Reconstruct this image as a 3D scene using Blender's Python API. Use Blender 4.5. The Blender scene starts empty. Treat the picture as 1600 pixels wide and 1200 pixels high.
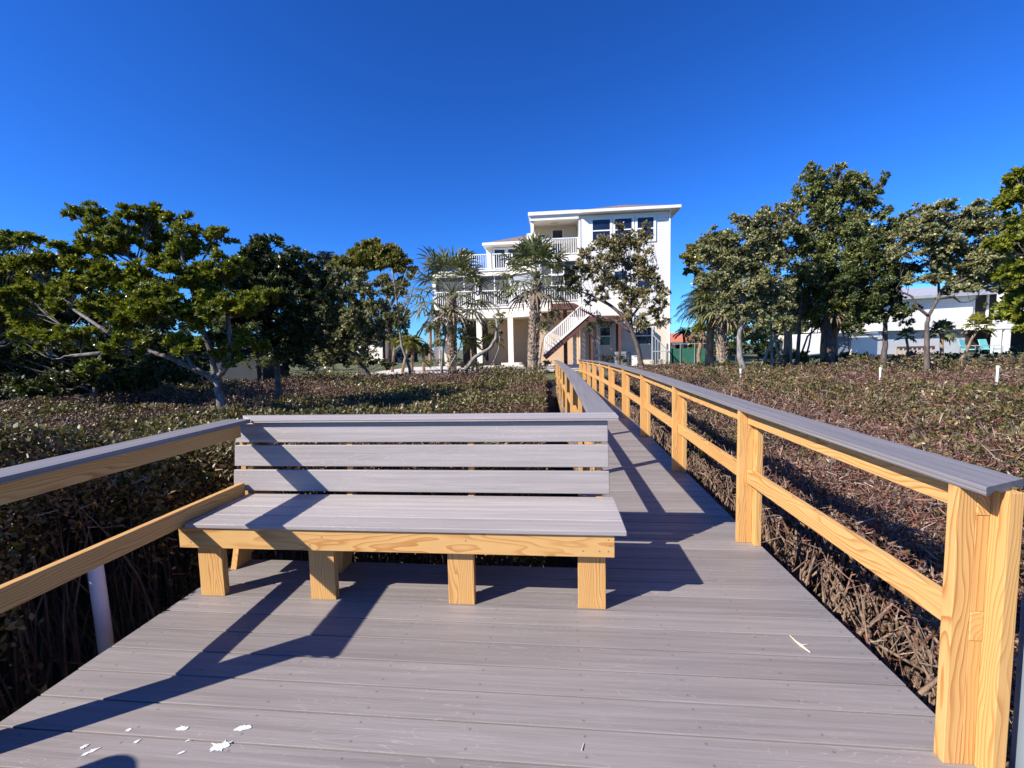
import bpy, math, random
import numpy as np
from mathutils import Vector, Matrix, Euler

random.seed(7)
rng = np.random.default_rng(7)
scene = bpy.context.scene
COL = scene.collection

# ------------------------------------------------------------------ camera
FPX, PITCH, YAW, ROLL, EYE = 693.2, 4.5716, -5.7473, -1.328, 1.3525
cam_data = bpy.data.cameras.new('camera')
cam = bpy.data.objects.new('camera', cam_data)
COL.objects.link(cam)
cam_data.sensor_width = 36.0
cam_data.lens = FPX / 1600 * 36
cam_data.clip_end = 6000
cam_data.clip_start = 0.05
cam.matrix_world = (Matrix.Translation((0, 0, EYE)) @ Matrix.Rotation(math.radians(-YAW), 4, 'Z')
                    @ Matrix.Rotation(math.radians(90 - PITCH), 4, 'X') @ Matrix.Rotation(math.radians(ROLL), 4, 'Z'))
scene.camera = cam

# ------------------------------------------------------------------ light
SUN_TO = Vector((-1.10, -0.78, 1.0)).normalized()
world = bpy.data.worlds.new('World')
scene.world = world
world.use_nodes = True
wn = world.node_tree
bg = wn.nodes['Background']
sky = wn.nodes.new('ShaderNodeTexSky')
sky.sky_type = 'NISHITA'
sky.sun_disc = False
sky.sun_elevation = math.asin(SUN_TO.z)
sky.sun_rotation = math.atan2(SUN_TO.x, SUN_TO.y)
sky.altitude = 0
sky.air_density = 1.0
sky.dust_density = 0.15
sky.ozone_density = 5.0
gam = wn.nodes.new('ShaderNodeGamma')
gam.inputs['Gamma'].default_value = 1.25
hs = wn.nodes.new('ShaderNodeHueSaturation')
hs.inputs['Saturation'].default_value = 1.08
hs.inputs['Value'].default_value = 0.95
wn.links.new(sky.outputs[0], gam.inputs[0])
wn.links.new(gam.outputs[0], hs.inputs['Color'])
tint = wn.nodes.new('ShaderNodeMix'); tint.data_type = 'RGBA'; tint.blend_type = 'MULTIPLY'
tint.inputs[0].default_value = 1.0
tint.inputs[7].default_value = (0.36, 0.76, 1.32, 1)
wn.links.new(hs.outputs[0], tint.inputs[6])
wn.links.new(tint.outputs[2], bg.inputs[0])
bg.inputs[1].default_value = 0.064
sl = bpy.data.lights.new('sun', 'SUN')
sl.energy = 5.0
sl.angle = math.radians(0.53)
sl.color = (1.0, 0.955, 0.88)
sun = bpy.data.objects.new('sun', sl)
COL.objects.link(sun)
sun.rotation_euler = (-SUN_TO).to_track_quat('-Z', 'Y').to_euler()
scene.view_settings.view_transform = 'Standard'
scene.view_settings.look = 'None'
scene.view_settings.gamma = 1
scene.view_settings.exposure = 0.75
scene.cycles.max_bounces = 6
scene.cycles.transparent_max_bounces = 6
scene.cycles.sample_clamp_indirect = 3.0

# ------------------------------------------------------------------ measured rays
_pt, _yw, _rl = map(math.radians, (PITCH, YAW, ROLL))
def at(px, py, Y):
    """world point on the plane y = Y for a measured direction of the photo (1600 x 1200)"""
    u, v = (px - 800) / FPX, (py - 600) / FPX
    c, s = math.cos(_rl), math.sin(_rl)
    u, v = c * u + s * v, -s * u + c * v
    yy = math.cos(_pt) - v * math.sin(_pt)
    zz = -v * math.cos(_pt) - math.sin(_pt)
    xx = u * math.cos(_yw) + yy * math.sin(_yw)
    yw = -u * math.sin(_yw) + yy * math.cos(_yw)
    t = Y / yw
    return Vector((xx * t, Y, EYE + zz * t))
def ax(px, Y, py=500): return at(px, py, Y).x
def az(py, Y, px=868): return at(px, py, Y).z

# ------------------------------------------------------------------ materials
def new_mat(name):
    m = bpy.data.materials.new(name)
    m.use_nodes = True
    nt = m.node_tree
    return m, nt, nt.nodes['Principled BSDF']
def N(nt, t, **k):
    n = nt.nodes.new(t)
    for a, b in k.items(): setattr(n, a, b)
    return n
def L(nt, a, b): nt.links.new(a, b)
def ramp(nt, fac, stops):
    r = N(nt, 'ShaderNodeValToRGB')
    el = r.color_ramp.elements
    while len(el) < len(stops): el.new(0.5)
    for e, (p, c) in zip(el, stops):
        e.position = p
        e.color = (*c, 1) if len(c) == 3 else c
    L(nt, fac, r.inputs[0])
    return r.outputs[0]
def math_(nt, op, a, b=None, c=None):
    n = N(nt, 'ShaderNodeMath', operation=op)
    for i, v in enumerate((a, b, c)):
        if v is None: continue
        if isinstance(v, (int, float)): n.inputs[i].default_value = v
        else: L(nt, v, n.inputs[i])
    return n.outputs[0]
def mixc(nt, fac, a, b, mode='MIX'):
    n = N(nt, 'ShaderNodeMix', data_type='RGBA', blend_type=mode)
    for i, v in ((0, fac), (6, a), (7, b)):
        if isinstance(v, (int, float)): n.inputs[i].default_value = v
        elif isinstance(v, tuple): n.inputs[i].default_value = (*v, 1)
        else: L(nt, v, n.inputs[i])
    return n.outputs[2]
def noise(nt, vec, scale, detail=3, rough=0.55, dist=0.0):
    n = N(nt, 'ShaderNodeTexNoise')
    n.inputs['Scale'].default_value = scale
    n.inputs['Detail'].default_value = detail
    n.inputs['Roughness'].default_value = rough
    n.inputs['Distortion'].default_value = dist
    if vec is not None: L(nt, vec, n.inputs['Vector'])
    return n.outputs[0]
def coords(nt, scale=(1, 1, 1), island=True):
    tc = N(nt, 'ShaderNodeNewGeometry')
    mp = N(nt, 'ShaderNodeMapping')
    mp.inputs['Scale'].default_value = scale
    L(nt, tc.outputs['Position'], mp.inputs['Vector'])
    if not island: return mp.outputs[0], tc
    add = N(nt, 'ShaderNodeVectorMath', operation='MULTIPLY_ADD')
    cmb = N(nt, 'ShaderNodeCombineXYZ')
    for i in range(3): L(nt, tc.outputs['Random Per Island'], cmb.inputs[i])
    add.inputs[1].default_value = (37.0, 53.0, 71.0)
    L(nt, cmb.outputs[0], add.inputs[0])
    L(nt, mp.outputs[0], add.inputs[2])
    return add.outputs[0], tc
def bump(nt, bsdf, h, strength=0.3, dist=0.01):
    b = N(nt, 'ShaderNodeBump')
    b.inputs['Strength'].default_value = strength
    b.inputs['Distance'].default_value = dist
    L(nt, h, b.inputs['Height'])
    L(nt, b.outputs[0], bsdf.inputs['Normal'])

def plain(name, col, rough=0.7, var=0.08, scale=3.0, metallic=0.0, spec=0.3):
    m, nt, b = new_mat(name)
    v, _ = coords(nt, island=False)
    n = noise(nt, v, scale, 4)
    lo = tuple(c * (1 - var) for c in col); hi = tuple(min(1, c * (1 + var)) for c in col)
    L(nt, ramp(nt, n, [(0.3, lo), (0.7, hi)]), b.inputs['Base Color'])
    b.inputs['Roughness'].default_value = rough
    b.inputs['Metallic'].default_value = metallic
    b.inputs['Specular IOR Level'].default_value = spec
    return m

def pine(axis, tone=1.0):
    """pressure treated pine, grain along the given axis"""
    m, nt, b = new_mat('treated_pine_' + axis)
    geo = N(nt, 'ShaderNodeNewGeometry')
    sep = N(nt, 'ShaderNodeSeparateXYZ'); L(nt, geo.outputs['Position'], sep.inputs[0])
    rnd = geo.outputs['Random Per Island']
    o = {'X': (0, 1, 2), 'Y': (1, 0, 2), 'Z': (2, 0, 1)}[axis]
    a, p, q = (sep.outputs[i] for i in o)
    # island-shifted low frequency wander along the grain
    cm = N(nt, 'ShaderNodeCombineXYZ')
    L(nt, math_(nt, 'MULTIPLY_ADD', a, 0.85, math_(nt, 'MULTIPLY', rnd, 61.0)), cm.inputs[0])
    L(nt, math_(nt, 'MULTIPLY', p, 4.5), cm.inputs[1])
    L(nt, math_(nt, 'MULTIPLY', q, 4.5), cm.inputs[2])
    w = noise(nt, cm.outputs[0], 1.0, 3, 0.5)
    ox = math_(nt, 'MULTIPLY_ADD', rnd, 0.31, -0.17)
    dp = math_(nt, 'ADD', math_(nt, 'FRACT', math_(nt, 'ADD', p, ox)), -0.5)
    dq = math_(nt, 'ADD', math_(nt, 'FRACT', math_(nt, 'ADD', q, math_(nt, 'MULTIPLY', rnd, 0.77))), -0.5)
    rr = math_(nt, 'SQRT', math_(nt, 'ADD', math_(nt, 'MULTIPLY', dp, dp), math_(nt, 'MULTIPLY', dq, dq)))
    ph = math_(nt, 'MULTIPLY_ADD', w, 19.0, math_(nt, 'MULTIPLY', rr, 88.0))
    fr = math_(nt, 'FRACT', ph)
    grain = ramp(nt, fr, [(0.0, (0.02,) * 3), (0.55, (0.22,) * 3), (0.86, (1,) * 3), (0.94, (0.9,) * 3), (1.0, (0.02,) * 3)])
    # fine fibre
    cf = N(nt, 'ShaderNodeCombineXYZ')
    L(nt, math_(nt, 'MULTIPLY', a, 6.0), cf.inputs[0]); L(nt, math_(nt, 'MULTIPLY', p, 260.0), cf.inputs[1]); L(nt, math_(nt, 'MULTIPLY', q, 260.0), cf.inputs[2])
    fib = noise(nt, cf.outputs[0], 1.0, 2, 0.6)
    tonev = math_(nt, 'MULTIPLY_ADD', rnd, 0.30, 0.0)
    light = mixc(nt, tonev, (0.66 * tone, 0.395 * tone, 0.145 * tone), (0.56 * tone, 0.29 * tone, 0.082 * tone))
    dark = (0.40 * tone, 0.145 * tone, 0.030 * tone)
    gvar = ramp(nt, noise(nt, cm.outputs[0], 1.7, 2), [(0.3, (0.40,) * 3), (0.7, (1.0,) * 3)])
    c = mixc(nt, math_(nt, 'MULTIPLY', grain, gvar), light, dark)
    c = mixc(nt, math_(nt, 'MULTIPLY', fib, 0.22), c, (0.42 * tone, 0.20 * tone, 0.06 * tone))
    # knots
    ck = N(nt, 'ShaderNodeCombineXYZ')
    L(nt, math_(nt, 'MULTIPLY_ADD', a, 2.2, math_(nt, 'MULTIPLY', rnd, 17.0)), ck.inputs[0])
    L(nt, math_(nt, 'MULTIPLY_ADD', p, 4.4, math_(nt, 'MULTIPLY', rnd, 9.0)), ck.inputs[1]); L(nt, math_(nt, 'MULTIPLY', q, 4.4), ck.inputs[2])
    vo = N(nt, 'ShaderNodeTexVoronoi'); vo.inputs['Scale'].default_value = 1.0; L(nt, ck.outputs[0], vo.inputs['Vector'])
    kn = ramp(nt, vo.outputs['Distance'], [(0.0, (1,) * 3), (0.05, (0.85,) * 3), (0.075, (0.18,) * 3), (0.12, (0,) * 3)])
    c = mixc(nt, math_(nt, 'MULTIPLY', kn, 0.85), c, (0.20, 0.07, 0.02))
    L(nt, c, b.inputs['Base Color'])
    b.inputs['Roughness'].default_value = 0.62
    b.inputs['Specular IOR Level'].default_value = 0.25
    bump(nt, b, math_(nt, 'ADD', math_(nt, 'MULTIPLY', grain, 0.5), fib), 0.25, 0.002)
    return m

def composite(name, axis, lo, hi, screws=False, streak=1.0):
    """grey composite decking with embossed grain along axis"""
    m, nt, b = new_mat(name)
    geo = N(nt, 'ShaderNodeNewGeometry')
    sep = N(nt, 'ShaderNodeSeparateXYZ'); L(nt, geo.outputs['Position'], sep.inputs[0])
    rnd = geo.outputs['Random Per Island']
    o = {'X': (0, 1, 2), 'Y': (1, 0, 2)}[axis]
    a, p, q = (sep.outputs[i] for i in o)
    def cv(sa, sp):
        c = N(nt, 'ShaderNodeCombineXYZ')
        L(nt, math_(nt, 'MULTIPLY_ADD', a, sa, math_(nt, 'MULTIPLY', rnd, 47.0)), c.inputs[0])
        L(nt, math_(nt, 'MULTIPLY', p, sp), c.inputs[1]); L(nt, math_(nt, 'MULTIPLY', q, sp), c.inputs[2])
        return c.outputs[0]
    n1 = noise(nt, cv(1.1, 38), 1.0, 3, 0.6)
    n2 = noise(nt, cv(4.0, 190), 1.0, 3, 0.65)
    w = noise(nt, cv(1.3, 9), 1.0, 2, 0.5)
    ph = math_(nt, 'FRACT', math_(nt, 'MULTIPLY', w, 26.0))
    cath = ramp(nt, ph, [(0.0, (0,) * 3), (0.42, (0,) * 3), (0.5, (1,) * 3), (0.58, (0,) * 3), (1.0, (0,) * 3)])
    msk = ramp(nt, noise(nt, cv(0.7, 3), 1.0, 2), [(0.42, (0,) * 3), (0.6, (1,) * 3)])
    cath = math_(nt, 'MULTIPLY', cath, msk)
    c = ramp(nt, n1, [(0.28, lo), (0.72, hi)])
    c = mixc(nt, math_(nt, 'MULTIPLY', ramp(nt, n2, [(0.35, (0,) * 3), (0.75, (1,) * 3)]), 0.35 * streak), c, tuple(x * 0.70 for x in lo))
    c = mixc(nt, math_(nt, 'MULTIPLY', cath, 0.30 * streak), c, tuple(min(1, x * 1.55) for x in hi))
    bv = math_(nt, 'MULTIPLY_ADD', rnd, 0.24, 0.86)
    c = mixc(nt, 1.0, c, bv, 'MULTIPLY')
    # dust specks and scuffs
    vs = noise(nt, cv(9, 9), 3.2, 3, 0.7)
    c = mixc(nt, ramp(nt, vs, [(0.70, (0,) * 3), (0.78, (0.55,) * 3)]), c, tuple(min(1, x * 1.6) for x in hi))
    if screws:
        # two screw heads per board over each joist
        fx = math_(nt, 'SUBTRACT', math_(nt, 'FRACT', math_(nt, 'DIVIDE', math_(nt, 'ADD', a, 50.11), 0.4064)), 0.5)
        fx = math_(nt, 'ABSOLUTE', math_(nt, 'MULTIPLY', fx, 0.4064))
        t = math_(nt, 'MULTIPLY', math_(nt, 'FRACT', math_(nt, 'DIVIDE', math_(nt, 'SUBTRACT', math_(nt, 'ADD', p, 14.6), 0.0312), 0.146)), 0.146)
        t = math_(nt, 'ABSOLUTE', math_(nt, 'SUBTRACT', math_(nt, 'ABSOLUTE', math_(nt, 'SUBTRACT', t, 0.073)), 0.040))
        dd = math_(nt, 'SQRT', math_(nt, 'ADD', math_(nt, 'MULTIPLY', fx, fx), math_(nt, 'MULTIPLY', t, t)))
        s = ramp(nt, dd, [(0.0, (1,) * 3), (0.0032, (1,) * 3), (0.0042, (0,) * 3)])
        c = mixc(nt, math_(nt, 'MULTIPLY', s, 0.8), c, (0.05, 0.045, 0.045))
    L(nt, c, b.inputs['Base Color'])
    b.inputs['Roughness'].default_value = 0.52
    b.inputs['Specular IOR Level'].default_value = 0.35
    bump(nt, b, math_(nt, 'ADD', math_(nt, 'MULTIPLY', n2, 0.7), math_(nt, 'MULTIPLY', cath, 0.6)), 0.35, 0.0025)
    return m

def leaf_mat(name, cols, rough=0.42, trans=0.25, spec=0.45):
    m, nt, b = new_mat(name)
    geo = N(nt, 'ShaderNodeNewGeometry')
    n = len(cols)
    st = [(i / max(1, n - 1), c) for i, c in enumerate(cols)]
    pos = noise(nt, geo.outputs['Position'], 1.3, 2)
    f = math_(nt, 'ADD', math_(nt, 'MULTIPLY', geo.outputs['Random Per Island'], 0.7), math_(nt, 'MULTIPLY', pos, 0.34))
    c = ramp(nt, f, st)
    L(nt, c, b.inputs['Base Color'])
    b.inputs['Roughness'].default_value = rough
    b.inputs['Specular IOR Level'].default_value = spec
    if trans > 0:
        tr = N(nt, 'ShaderNodeBsdfTranslucent')
        L(nt, mixc(nt, 1.0, c, (1.0, 1.0, 0.55), 'MULTIPLY'), tr.inputs[0])
        mx = N(nt, 'ShaderNodeMixShader'); mx.inputs[0].default_value = trans
        L(nt, b.outputs[0], mx.inputs[1]); L(nt, tr.outputs[0], mx.inputs[2])
        L(nt, mx.outputs[0], nt.nodes['Material Output'].inputs[0])
    return m

def bark(name, lo, hi, scale=14.0):
    m, nt, b = new_mat(name)
    v, _ = coords(nt, (1, 1, 0.35))
    n = noise(nt, v, scale, 5, 0.65)
    L(nt, ramp(nt, n, [(0.33, lo), (0.68, hi)]), b.inputs['Base Color'])
    b.inputs['Roughness'].default_value = 0.85
    bump(nt, b, n, 0.6, 0.02)
    return m

def siding(name, col, lap=0.125):
    m, nt, b = new_mat(name)
    geo = N(nt, 'ShaderNodeNewGeometry')
    sep = N(nt, 'ShaderNodeSeparateXYZ'); L(nt, geo.outputs['Position'], sep.inputs[0])
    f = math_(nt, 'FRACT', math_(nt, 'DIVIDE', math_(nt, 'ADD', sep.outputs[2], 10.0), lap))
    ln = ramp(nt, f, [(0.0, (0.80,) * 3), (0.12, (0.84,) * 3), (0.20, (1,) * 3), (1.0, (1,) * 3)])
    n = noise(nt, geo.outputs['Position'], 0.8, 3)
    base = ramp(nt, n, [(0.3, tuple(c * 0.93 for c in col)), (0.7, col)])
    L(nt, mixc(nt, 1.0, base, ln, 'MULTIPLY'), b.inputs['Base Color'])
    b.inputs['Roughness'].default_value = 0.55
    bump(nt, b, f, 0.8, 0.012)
    return m

def glassy(name, col, rough=0.06):
    m, nt, b = new_mat(name)
    geo = N(nt, 'ShaderNodeNewGeometry')
    n = noise(nt, geo.outputs['Position'], 0.9, 2)
    L(nt, ramp(nt, n, [(0.35, tuple(c * 0.6 for c in col)), (0.65, col)]), b.inputs['Base Color'])
    b.inputs['Roughness'].default_value = rough
    b.inputs['Specular IOR Level'].default_value = 0.5
    return m

M = {}
for a_ in 'XYZ': M['pine' + a_] = pine(a_)
M['deck'] = composite('composite_deck', 'X', (0.205, 0.176, 0.160), (0.305, 0.266, 0.246), screws=True)
M['benchboard'] = composite('composite_bench_board', 'X', (0.310, 0.270, 0.250), (0.440, 0.390, 0.362))
M['capX'] = composite('composite_cap_across', 'X', (0.310, 0.270, 0.250), (0.440, 0.390, 0.362))
M['capY'] = composite('composite_cap_along', 'Y', (0.175, 0.157, 0.155), (0.26, 0.236, 0.232), streak=0.6)
M['pvc'] = plain('white_pvc', (0.78, 0.78, 0.77), 0.35, 0.03)
M['shadepipe'] = plain('pvc_shade_grey', (0.16, 0.18, 0.20), 0.5, 0.05)  # white plastic with the shade put into its base colour
M['mud'] = plain('dark_mud', (0.030, 0.024, 0.018), 0.9, 0.5, 5)
M['dropping'] = plain('chalk_white', (0.66, 0.66, 0.63), 0.9, 0.32, 90)
M['straw'] = plain('straw', (0.68, 0.60, 0.42), 0.8, 0.1, 40)
M['siding'] = siding('white_lap_siding', (0.82, 0.785, 0.715), .16)
M['stucco'] = plain('beige_stucco', (0.74, 0.635, 0.52), 0.85, 0.05, 2)
M['stucco_light'] = plain('cream_stucco', (0.80, 0.72, 0.60), 0.8, 0.04, 2)
M['stucco_tan'] = plain('tan_stucco', (0.50, 0.355, 0.235), 0.85, 0.06, 2)
M['white'] = plain('white_paint', (0.80, 0.77, 0.71), 0.5, 0.03)
M['cream'] = plain('cream_paint', (0.74, 0.66, 0.54), 0.7, 0.04)
M['maroon'] = plain('maroon_stain', (0.13, 0.055, 0.042), 0.7, 0.15, 4)
M['shingle'] = plain('brown_shingle', (0.20, 0.15, 0.12), 0.95, 0.35, 9)
M['tile'] = plain('red_roof_tile', (0.55, 0.16, 0.09), 0.85, 0.2, 6)
M['glass'] = glassy('dark_window_glass', (0.018, 0.028, 0.055))
M['screen'] = plain('dark_insect_screen', (0.10, 0.10, 0.105), 0.8, 0.25, 1.2)
M['dark'] = plain('painted_dark_shade', (0.035, 0.03, 0.028), 0.9, 0.4, 1.5)  # near-black colour standing in for deep shade
M['concrete'] = plain('pale_concrete', (0.60, 0.53, 0.46), 0.9, 0.10, 1.5)
M['greypaint'] = plain('grey_paint', (0.42, 0.44, 0.46), 0.7, 0.05)
M['bluegrey'] = plain('blue_grey_paint', (0.20, 0.23, 0.27), 0.7, 0.1)
M['teal'] = plain('turquoise_plastic', (0.20, 0.56, 0.48), 0.45, 0.05)
M['greenmesh'] = plain('green_fence_screen', (0.015, 0.085, 0.055), 0.8, 0.2, 4)
M['metal'] = plain('grey_metal', (0.35, 0.36, 0.36), 0.4, 0.08, 5, 0.6)
M['grass'] = plain('lawn_green', (0.095, 0.115, 0.035), 0.95, 0.4, 3)
M['barkgrey'] = bark('pale_grey_bark', (0.09, 0.078, 0.068), (0.36, 0.33, 0.30))
M['barkmangrove'] = bark('grey_brown_mangrove_bark', (0.055, 0.045, 0.038), (0.25, 0.22, 0.19))
M['barkdark'] = bark('dark_brown_bark', (0.045, 0.032, 0.025), (0.17, 0.125, 0.10))
M['barkpalm'] = bark('orange_brown_palm_bark', (0.13, 0.075, 0.045), (0.46, 0.30, 0.20), 9)
M['barkboot'] = bark('weathered_palm_boots', (0.09, 0.065, 0.048), (0.46, 0.35, 0.26), 9)
M['stem'] = bark('mangrove_stem', (0.060, 0.034, 0.022), (0.32, 0.21, 0.14), 25)
M['twig_grey'] = leaf_mat('grey_twigs', [(0.07, 0.045, 0.038), (0.13, 0.088, 0.066), (0.46, 0.35, 0.27)], 0.6, 0)
M['twig_red'] = leaf_mat('reddish_twigs', [(0.050, 0.016, 0.011), (0.135, 0.045, 0.028), (0.32, 0.145, 0.095)], 0.6, 0)
M['leaf_mangrove'] = leaf_mat('mangrove_leaves', [(0.028, 0.044, 0.006), (0.10, 0.130, 0.012), (0.22, 0.235, 0.022), (0.44, 0.39, 0.04)], 0.40, 0.30)
M['leaf_hedge'] = leaf_mat('hedge_leaves', [(0.022, 0.034, 0.007), (0.065, 0.075, 0.014), (0.17, 0.135, 0.040), (0.36, 0.27, 0.11)], 0.42, 0.2)
M['leaf_brown'] = leaf_mat('browned_leaves', [(0.040, 0.018, 0.012), (0.11, 0.055, 0.032), (0.18, 0.10, 0.055), (0.38, 0.27, 0.16)], 0.5, 0.1)
M['leaf_olive'] = leaf_mat('olive_leaves', [(0.050, 0.058, 0.020), (0.15, 0.158, 0.058), (0.32, 0.30, 0.13), (0.56, 0.50, 0.28)], 0.33, 0.25)
M['leaf_green'] = leaf_mat('mid_green_leaves', [(0.034, 0.050, 0.014), (0.11, 0.135, 0.034), (0.24, 0.245, 0.075), (0.46, 0.43, 0.18)], 0.33, 0.25)
M['leaf_dark'] = leaf_mat('dark_green_leaves', [(0.015, 0.026, 0.006), (0.062, 0.082, 0.020), (0.16, 0.17, 0.05)], 0.35, 0.18)
M['leaf_bronze'] = leaf_mat('bronze_leaves', [(0.065, 0.060, 0.020), (0.18, 0.155, 0.052), (0.35, 0.28, 0.12), (0.60, 0.50, 0.30)], 0.33, 0.2)
M['needle'] = leaf_mat('pine_needles', [(0.060, 0.075, 0.014), (0.20, 0.19, 0.035), (0.38, 0.31, 0.06)], 0.6, 0.25)
M['frond'] = leaf_mat('sabal_fronds', [(0.050, 0.062, 0.020), (0.13, 0.145, 0.055), (0.29, 0.28, 0.13)], 0.42, 0.2)
M['frond_yellow'] = leaf_mat('yellow_green_fronds', [(0.08, 0.10, 0.012), (0.20, 0.20, 0.028), (0.38, 0.33, 0.06)], 0.45, 0.3)
M['frond_dark'] = leaf_mat('dark_feather_fronds', [(0.018, 0.030, 0.015), (0.045, 0.065, 0.032), (0.09, 0.11, 0.055)], 0.45, 0.2)
M['frond_dead'] = leaf_mat('dry_fronds', [(0.16, 0.11, 0.065), (0.33, 0.25, 0.16)], 0.7, 0.15)

# ------------------------------------------------------------------ object helpers
def tag(o, label=None, cat=None, group=None, kind=None):
    if label: o['label'] = label
    if cat: o['category'] = cat
    if group: o['group'] = group
    if kind: o['kind'] = kind
    return o
def thing(name, loc, label, cat, group=None):
    o = bpy.data.objects.new(name, None)
    COL.objects.link(o)
    o.location = loc
    o.empty_display_size = 0.2
    return tag(o, label, cat, group)
def wloc(o):
    v = Vector((0, 0, 0))
    while o is not None:
        v += Vector(o.location); o = o.parent
    return v

class MB:
    def __init__(s): s.v, s.f, s.m = [], [], []
    def add(s, vs, fs, mi=0):
        n = len(s.v)
        s.v += [tuple(v) for v in vs]
        s.f += [tuple(i + n for i in f) for f in fs]
        s.m += [mi] * len(fs)
        return s
    def box(s, x0, x1, y0, y1, z0, z1, mi=0):
        v = [(x, y, z) for z in (z0, z1) for y in (y0, y1) for x in (x0, x1)]
        return s.add(v, [(0, 2, 3, 1), (4, 5, 7, 6), (0, 1, 5, 4), (2, 6, 7, 3), (0, 4, 6, 2), (1, 3, 7, 5)], mi)
    def hexa(s, v, mi=0):   # 4 bottom (ccw seen from above) + 4 top
        return s.add(v, [(3, 2, 1, 0), (4, 5, 6, 7), (0, 1, 5, 4), (1, 2, 6, 5), (2, 3, 7, 6), (3, 0, 4, 7)], mi)
    def beam(s, a, b, w, h, mi=0, up=Vector((0, 0, 1))):
        a, b = Vector(a), Vector(b); d = (b - a).normalized()
        side = d.cross(up)
        if side.length < 1e-4: side = d.cross(Vector((1, 0, 0)))
        side.normalize(); u = side.cross(d).normalized()
        vs = []
        for p in (a, b):
            for sx, sy in ((-1, -1), (1, -1), (1, 1), (-1, 1)):
                vs.append(p + side * (sx * w / 2) + u * (sy * h / 2))
        return s.add(vs, [(0, 1, 2, 3), (7, 6, 5, 4), (0, 4, 5, 1), (1, 5, 6, 2), (2, 6, 7, 3), (3, 7, 4, 0)], mi)
    def prism(s, pts, d, mi=0):   # planar outline, extruded by vector d
        n = len(pts); pts = [Vector(p) for p in pts]; d = Vector(d)
        vs = pts + [p + d for p in pts]
        fs = [tuple(range(n))[::-1], tuple(range(n, 2 * n))] + [(i, (i + 1) % n, n + (i + 1) % n, n + i) for i in range(n)]
        return s.add(vs, fs, mi)
    def tube(s, pts, rs, k=6, mi=0, cap=True):
        pts = [Vector(p) for p in pts]; n = len(pts); vs = []
        ref = Vector((0.31, 0.87, 0.38)).normalized()
        for i, p in enumerate(pts):
            d = (pts[min(i + 1, n - 1)] - pts[max(i - 1, 0)])
            if d.length < 1e-9: d = Vector((0, 0, 1))
            d.normalize()
            a = d.cross(ref)
            if a.length < 1e-3: a = d.cross(Vector((1, 0, 0)))
            a.normalize(); b = d.cross(a)
            for j in range(k):
                t = 2 * math.pi * j / k
                vs.append(p + (a * math.cos(t) + b * math.sin(t)) * rs[i])
        fs = [(i * k + j, i * k + (j + 1) % k, (i + 1) * k + (j + 1) % k, (i + 1) * k + j) for i in range(n - 1) for j in range(k)]
        if cap: fs += [tuple(range(k))[::-1], tuple(range((n - 1) * k, n * k))]
        return s.add(vs, fs, mi)
    def build(s, name, mats, parent=None, bevel=0.0, smooth=False):
        if not isinstance(mats, (list, tuple)): mats = [mats]
        me = bpy.data.meshes.new(name)
        o = bpy.data.objects.new(name, me)
        off = wloc(parent) if parent is not None else Vector((0, 0, 0))
        if parent is None:
            a = np.array(s.v); c = (a.min(0) + a.max(0)) / 2; c[2] = a[:, 2].min()
            off = Vector(c); o.location = off
        me.from_pydata([Vector(v) - off for v in s.v], [], s.f)
        for m in mats: me.materials.append(m)
        if len(mats) > 1: me.polygons.foreach_set('material_index', s.m)
        if smooth: me.polygons.foreach_set('use_smooth', [True] * len(me.polygons))
        COL.objects.link(o)
        if parent is not None: o.parent = parent
        if bevel > 0:
            b = o.modifiers.new('bevel', 'BEVEL'); b.width = bevel; b.segments = 2; b.limit_method = 'ANGLE'
        me.update()
        return o

def np_mesh(name, verts, faces, mats, midx=None, parent=None):
    """fast quad mesh from arrays"""
    me = bpy.data.meshes.new(name)
    o = bpy.data.objects.new(name, me)
    off = np.array(wloc(parent)) if parent is not None else np.zeros(3)
    verts = verts - off
    nv, nf = len(verts), len(faces)
    me.vertices.add(nv); me.vertices.foreach_set('co', verts.astype(np.float32).ravel())
    me.loops.add(nf * 4); me.loops.foreach_set('vertex_index', faces.astype(np.int32).ravel())
    me.polygons.add(nf)
    me.polygons.foreach_set('loop_start', np.arange(0, nf * 4, 4, dtype=np.int32))
    me.polygons.foreach_set('loop_total', np.full(nf, 4, dtype=np.int32))
    for m in mats: me.materials.append(m)
    if midx is not None: me.polygons.foreach_set('material_index', midx.astype(np.int32))
    me.update(calc_edges=True)
    COL.objects.link(o)
    if parent is not None: o.parent = parent
    return o

def unit(a): return a / np.maximum(np.linalg.norm(a, axis=1, keepdims=True), 1e-9)
def rdir(n): return unit(rng.normal(size=(n, 3)))
def leaf_quads(base, d, nrm, length, width):
    """one diamond, folded leaf each; arrays of N"""
    d = unit(d); side = unit(np.cross(d, nrm)); up = unit(np.cross(side, d))
    l = length[:, None]; w = width[:, None]
    p0 = base; p2 = base + d * l
    mid = base + d * l * 0.52 + up * l * 0.06
    p1 = mid + side * w * 0.5; p3 = mid - side * w * 0.5
    v = np.stack([p0, p1, p2, p3], 1).reshape(-1, 3)
    f = np.arange(len(base) * 4).reshape(-1, 4)
    return v, f
def strip_quads(a, b, w, nrm):
    d = unit(b - a); side = unit(np.cross(d, nrm)) * w[:, None] * 0.5
    v = np.stack([a - side, a + side, b + side * 0.5, b - side * 0.5], 1).reshape(-1, 3)
    return v, np.arange(len(a) * 4).reshape(-1, 4)
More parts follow.
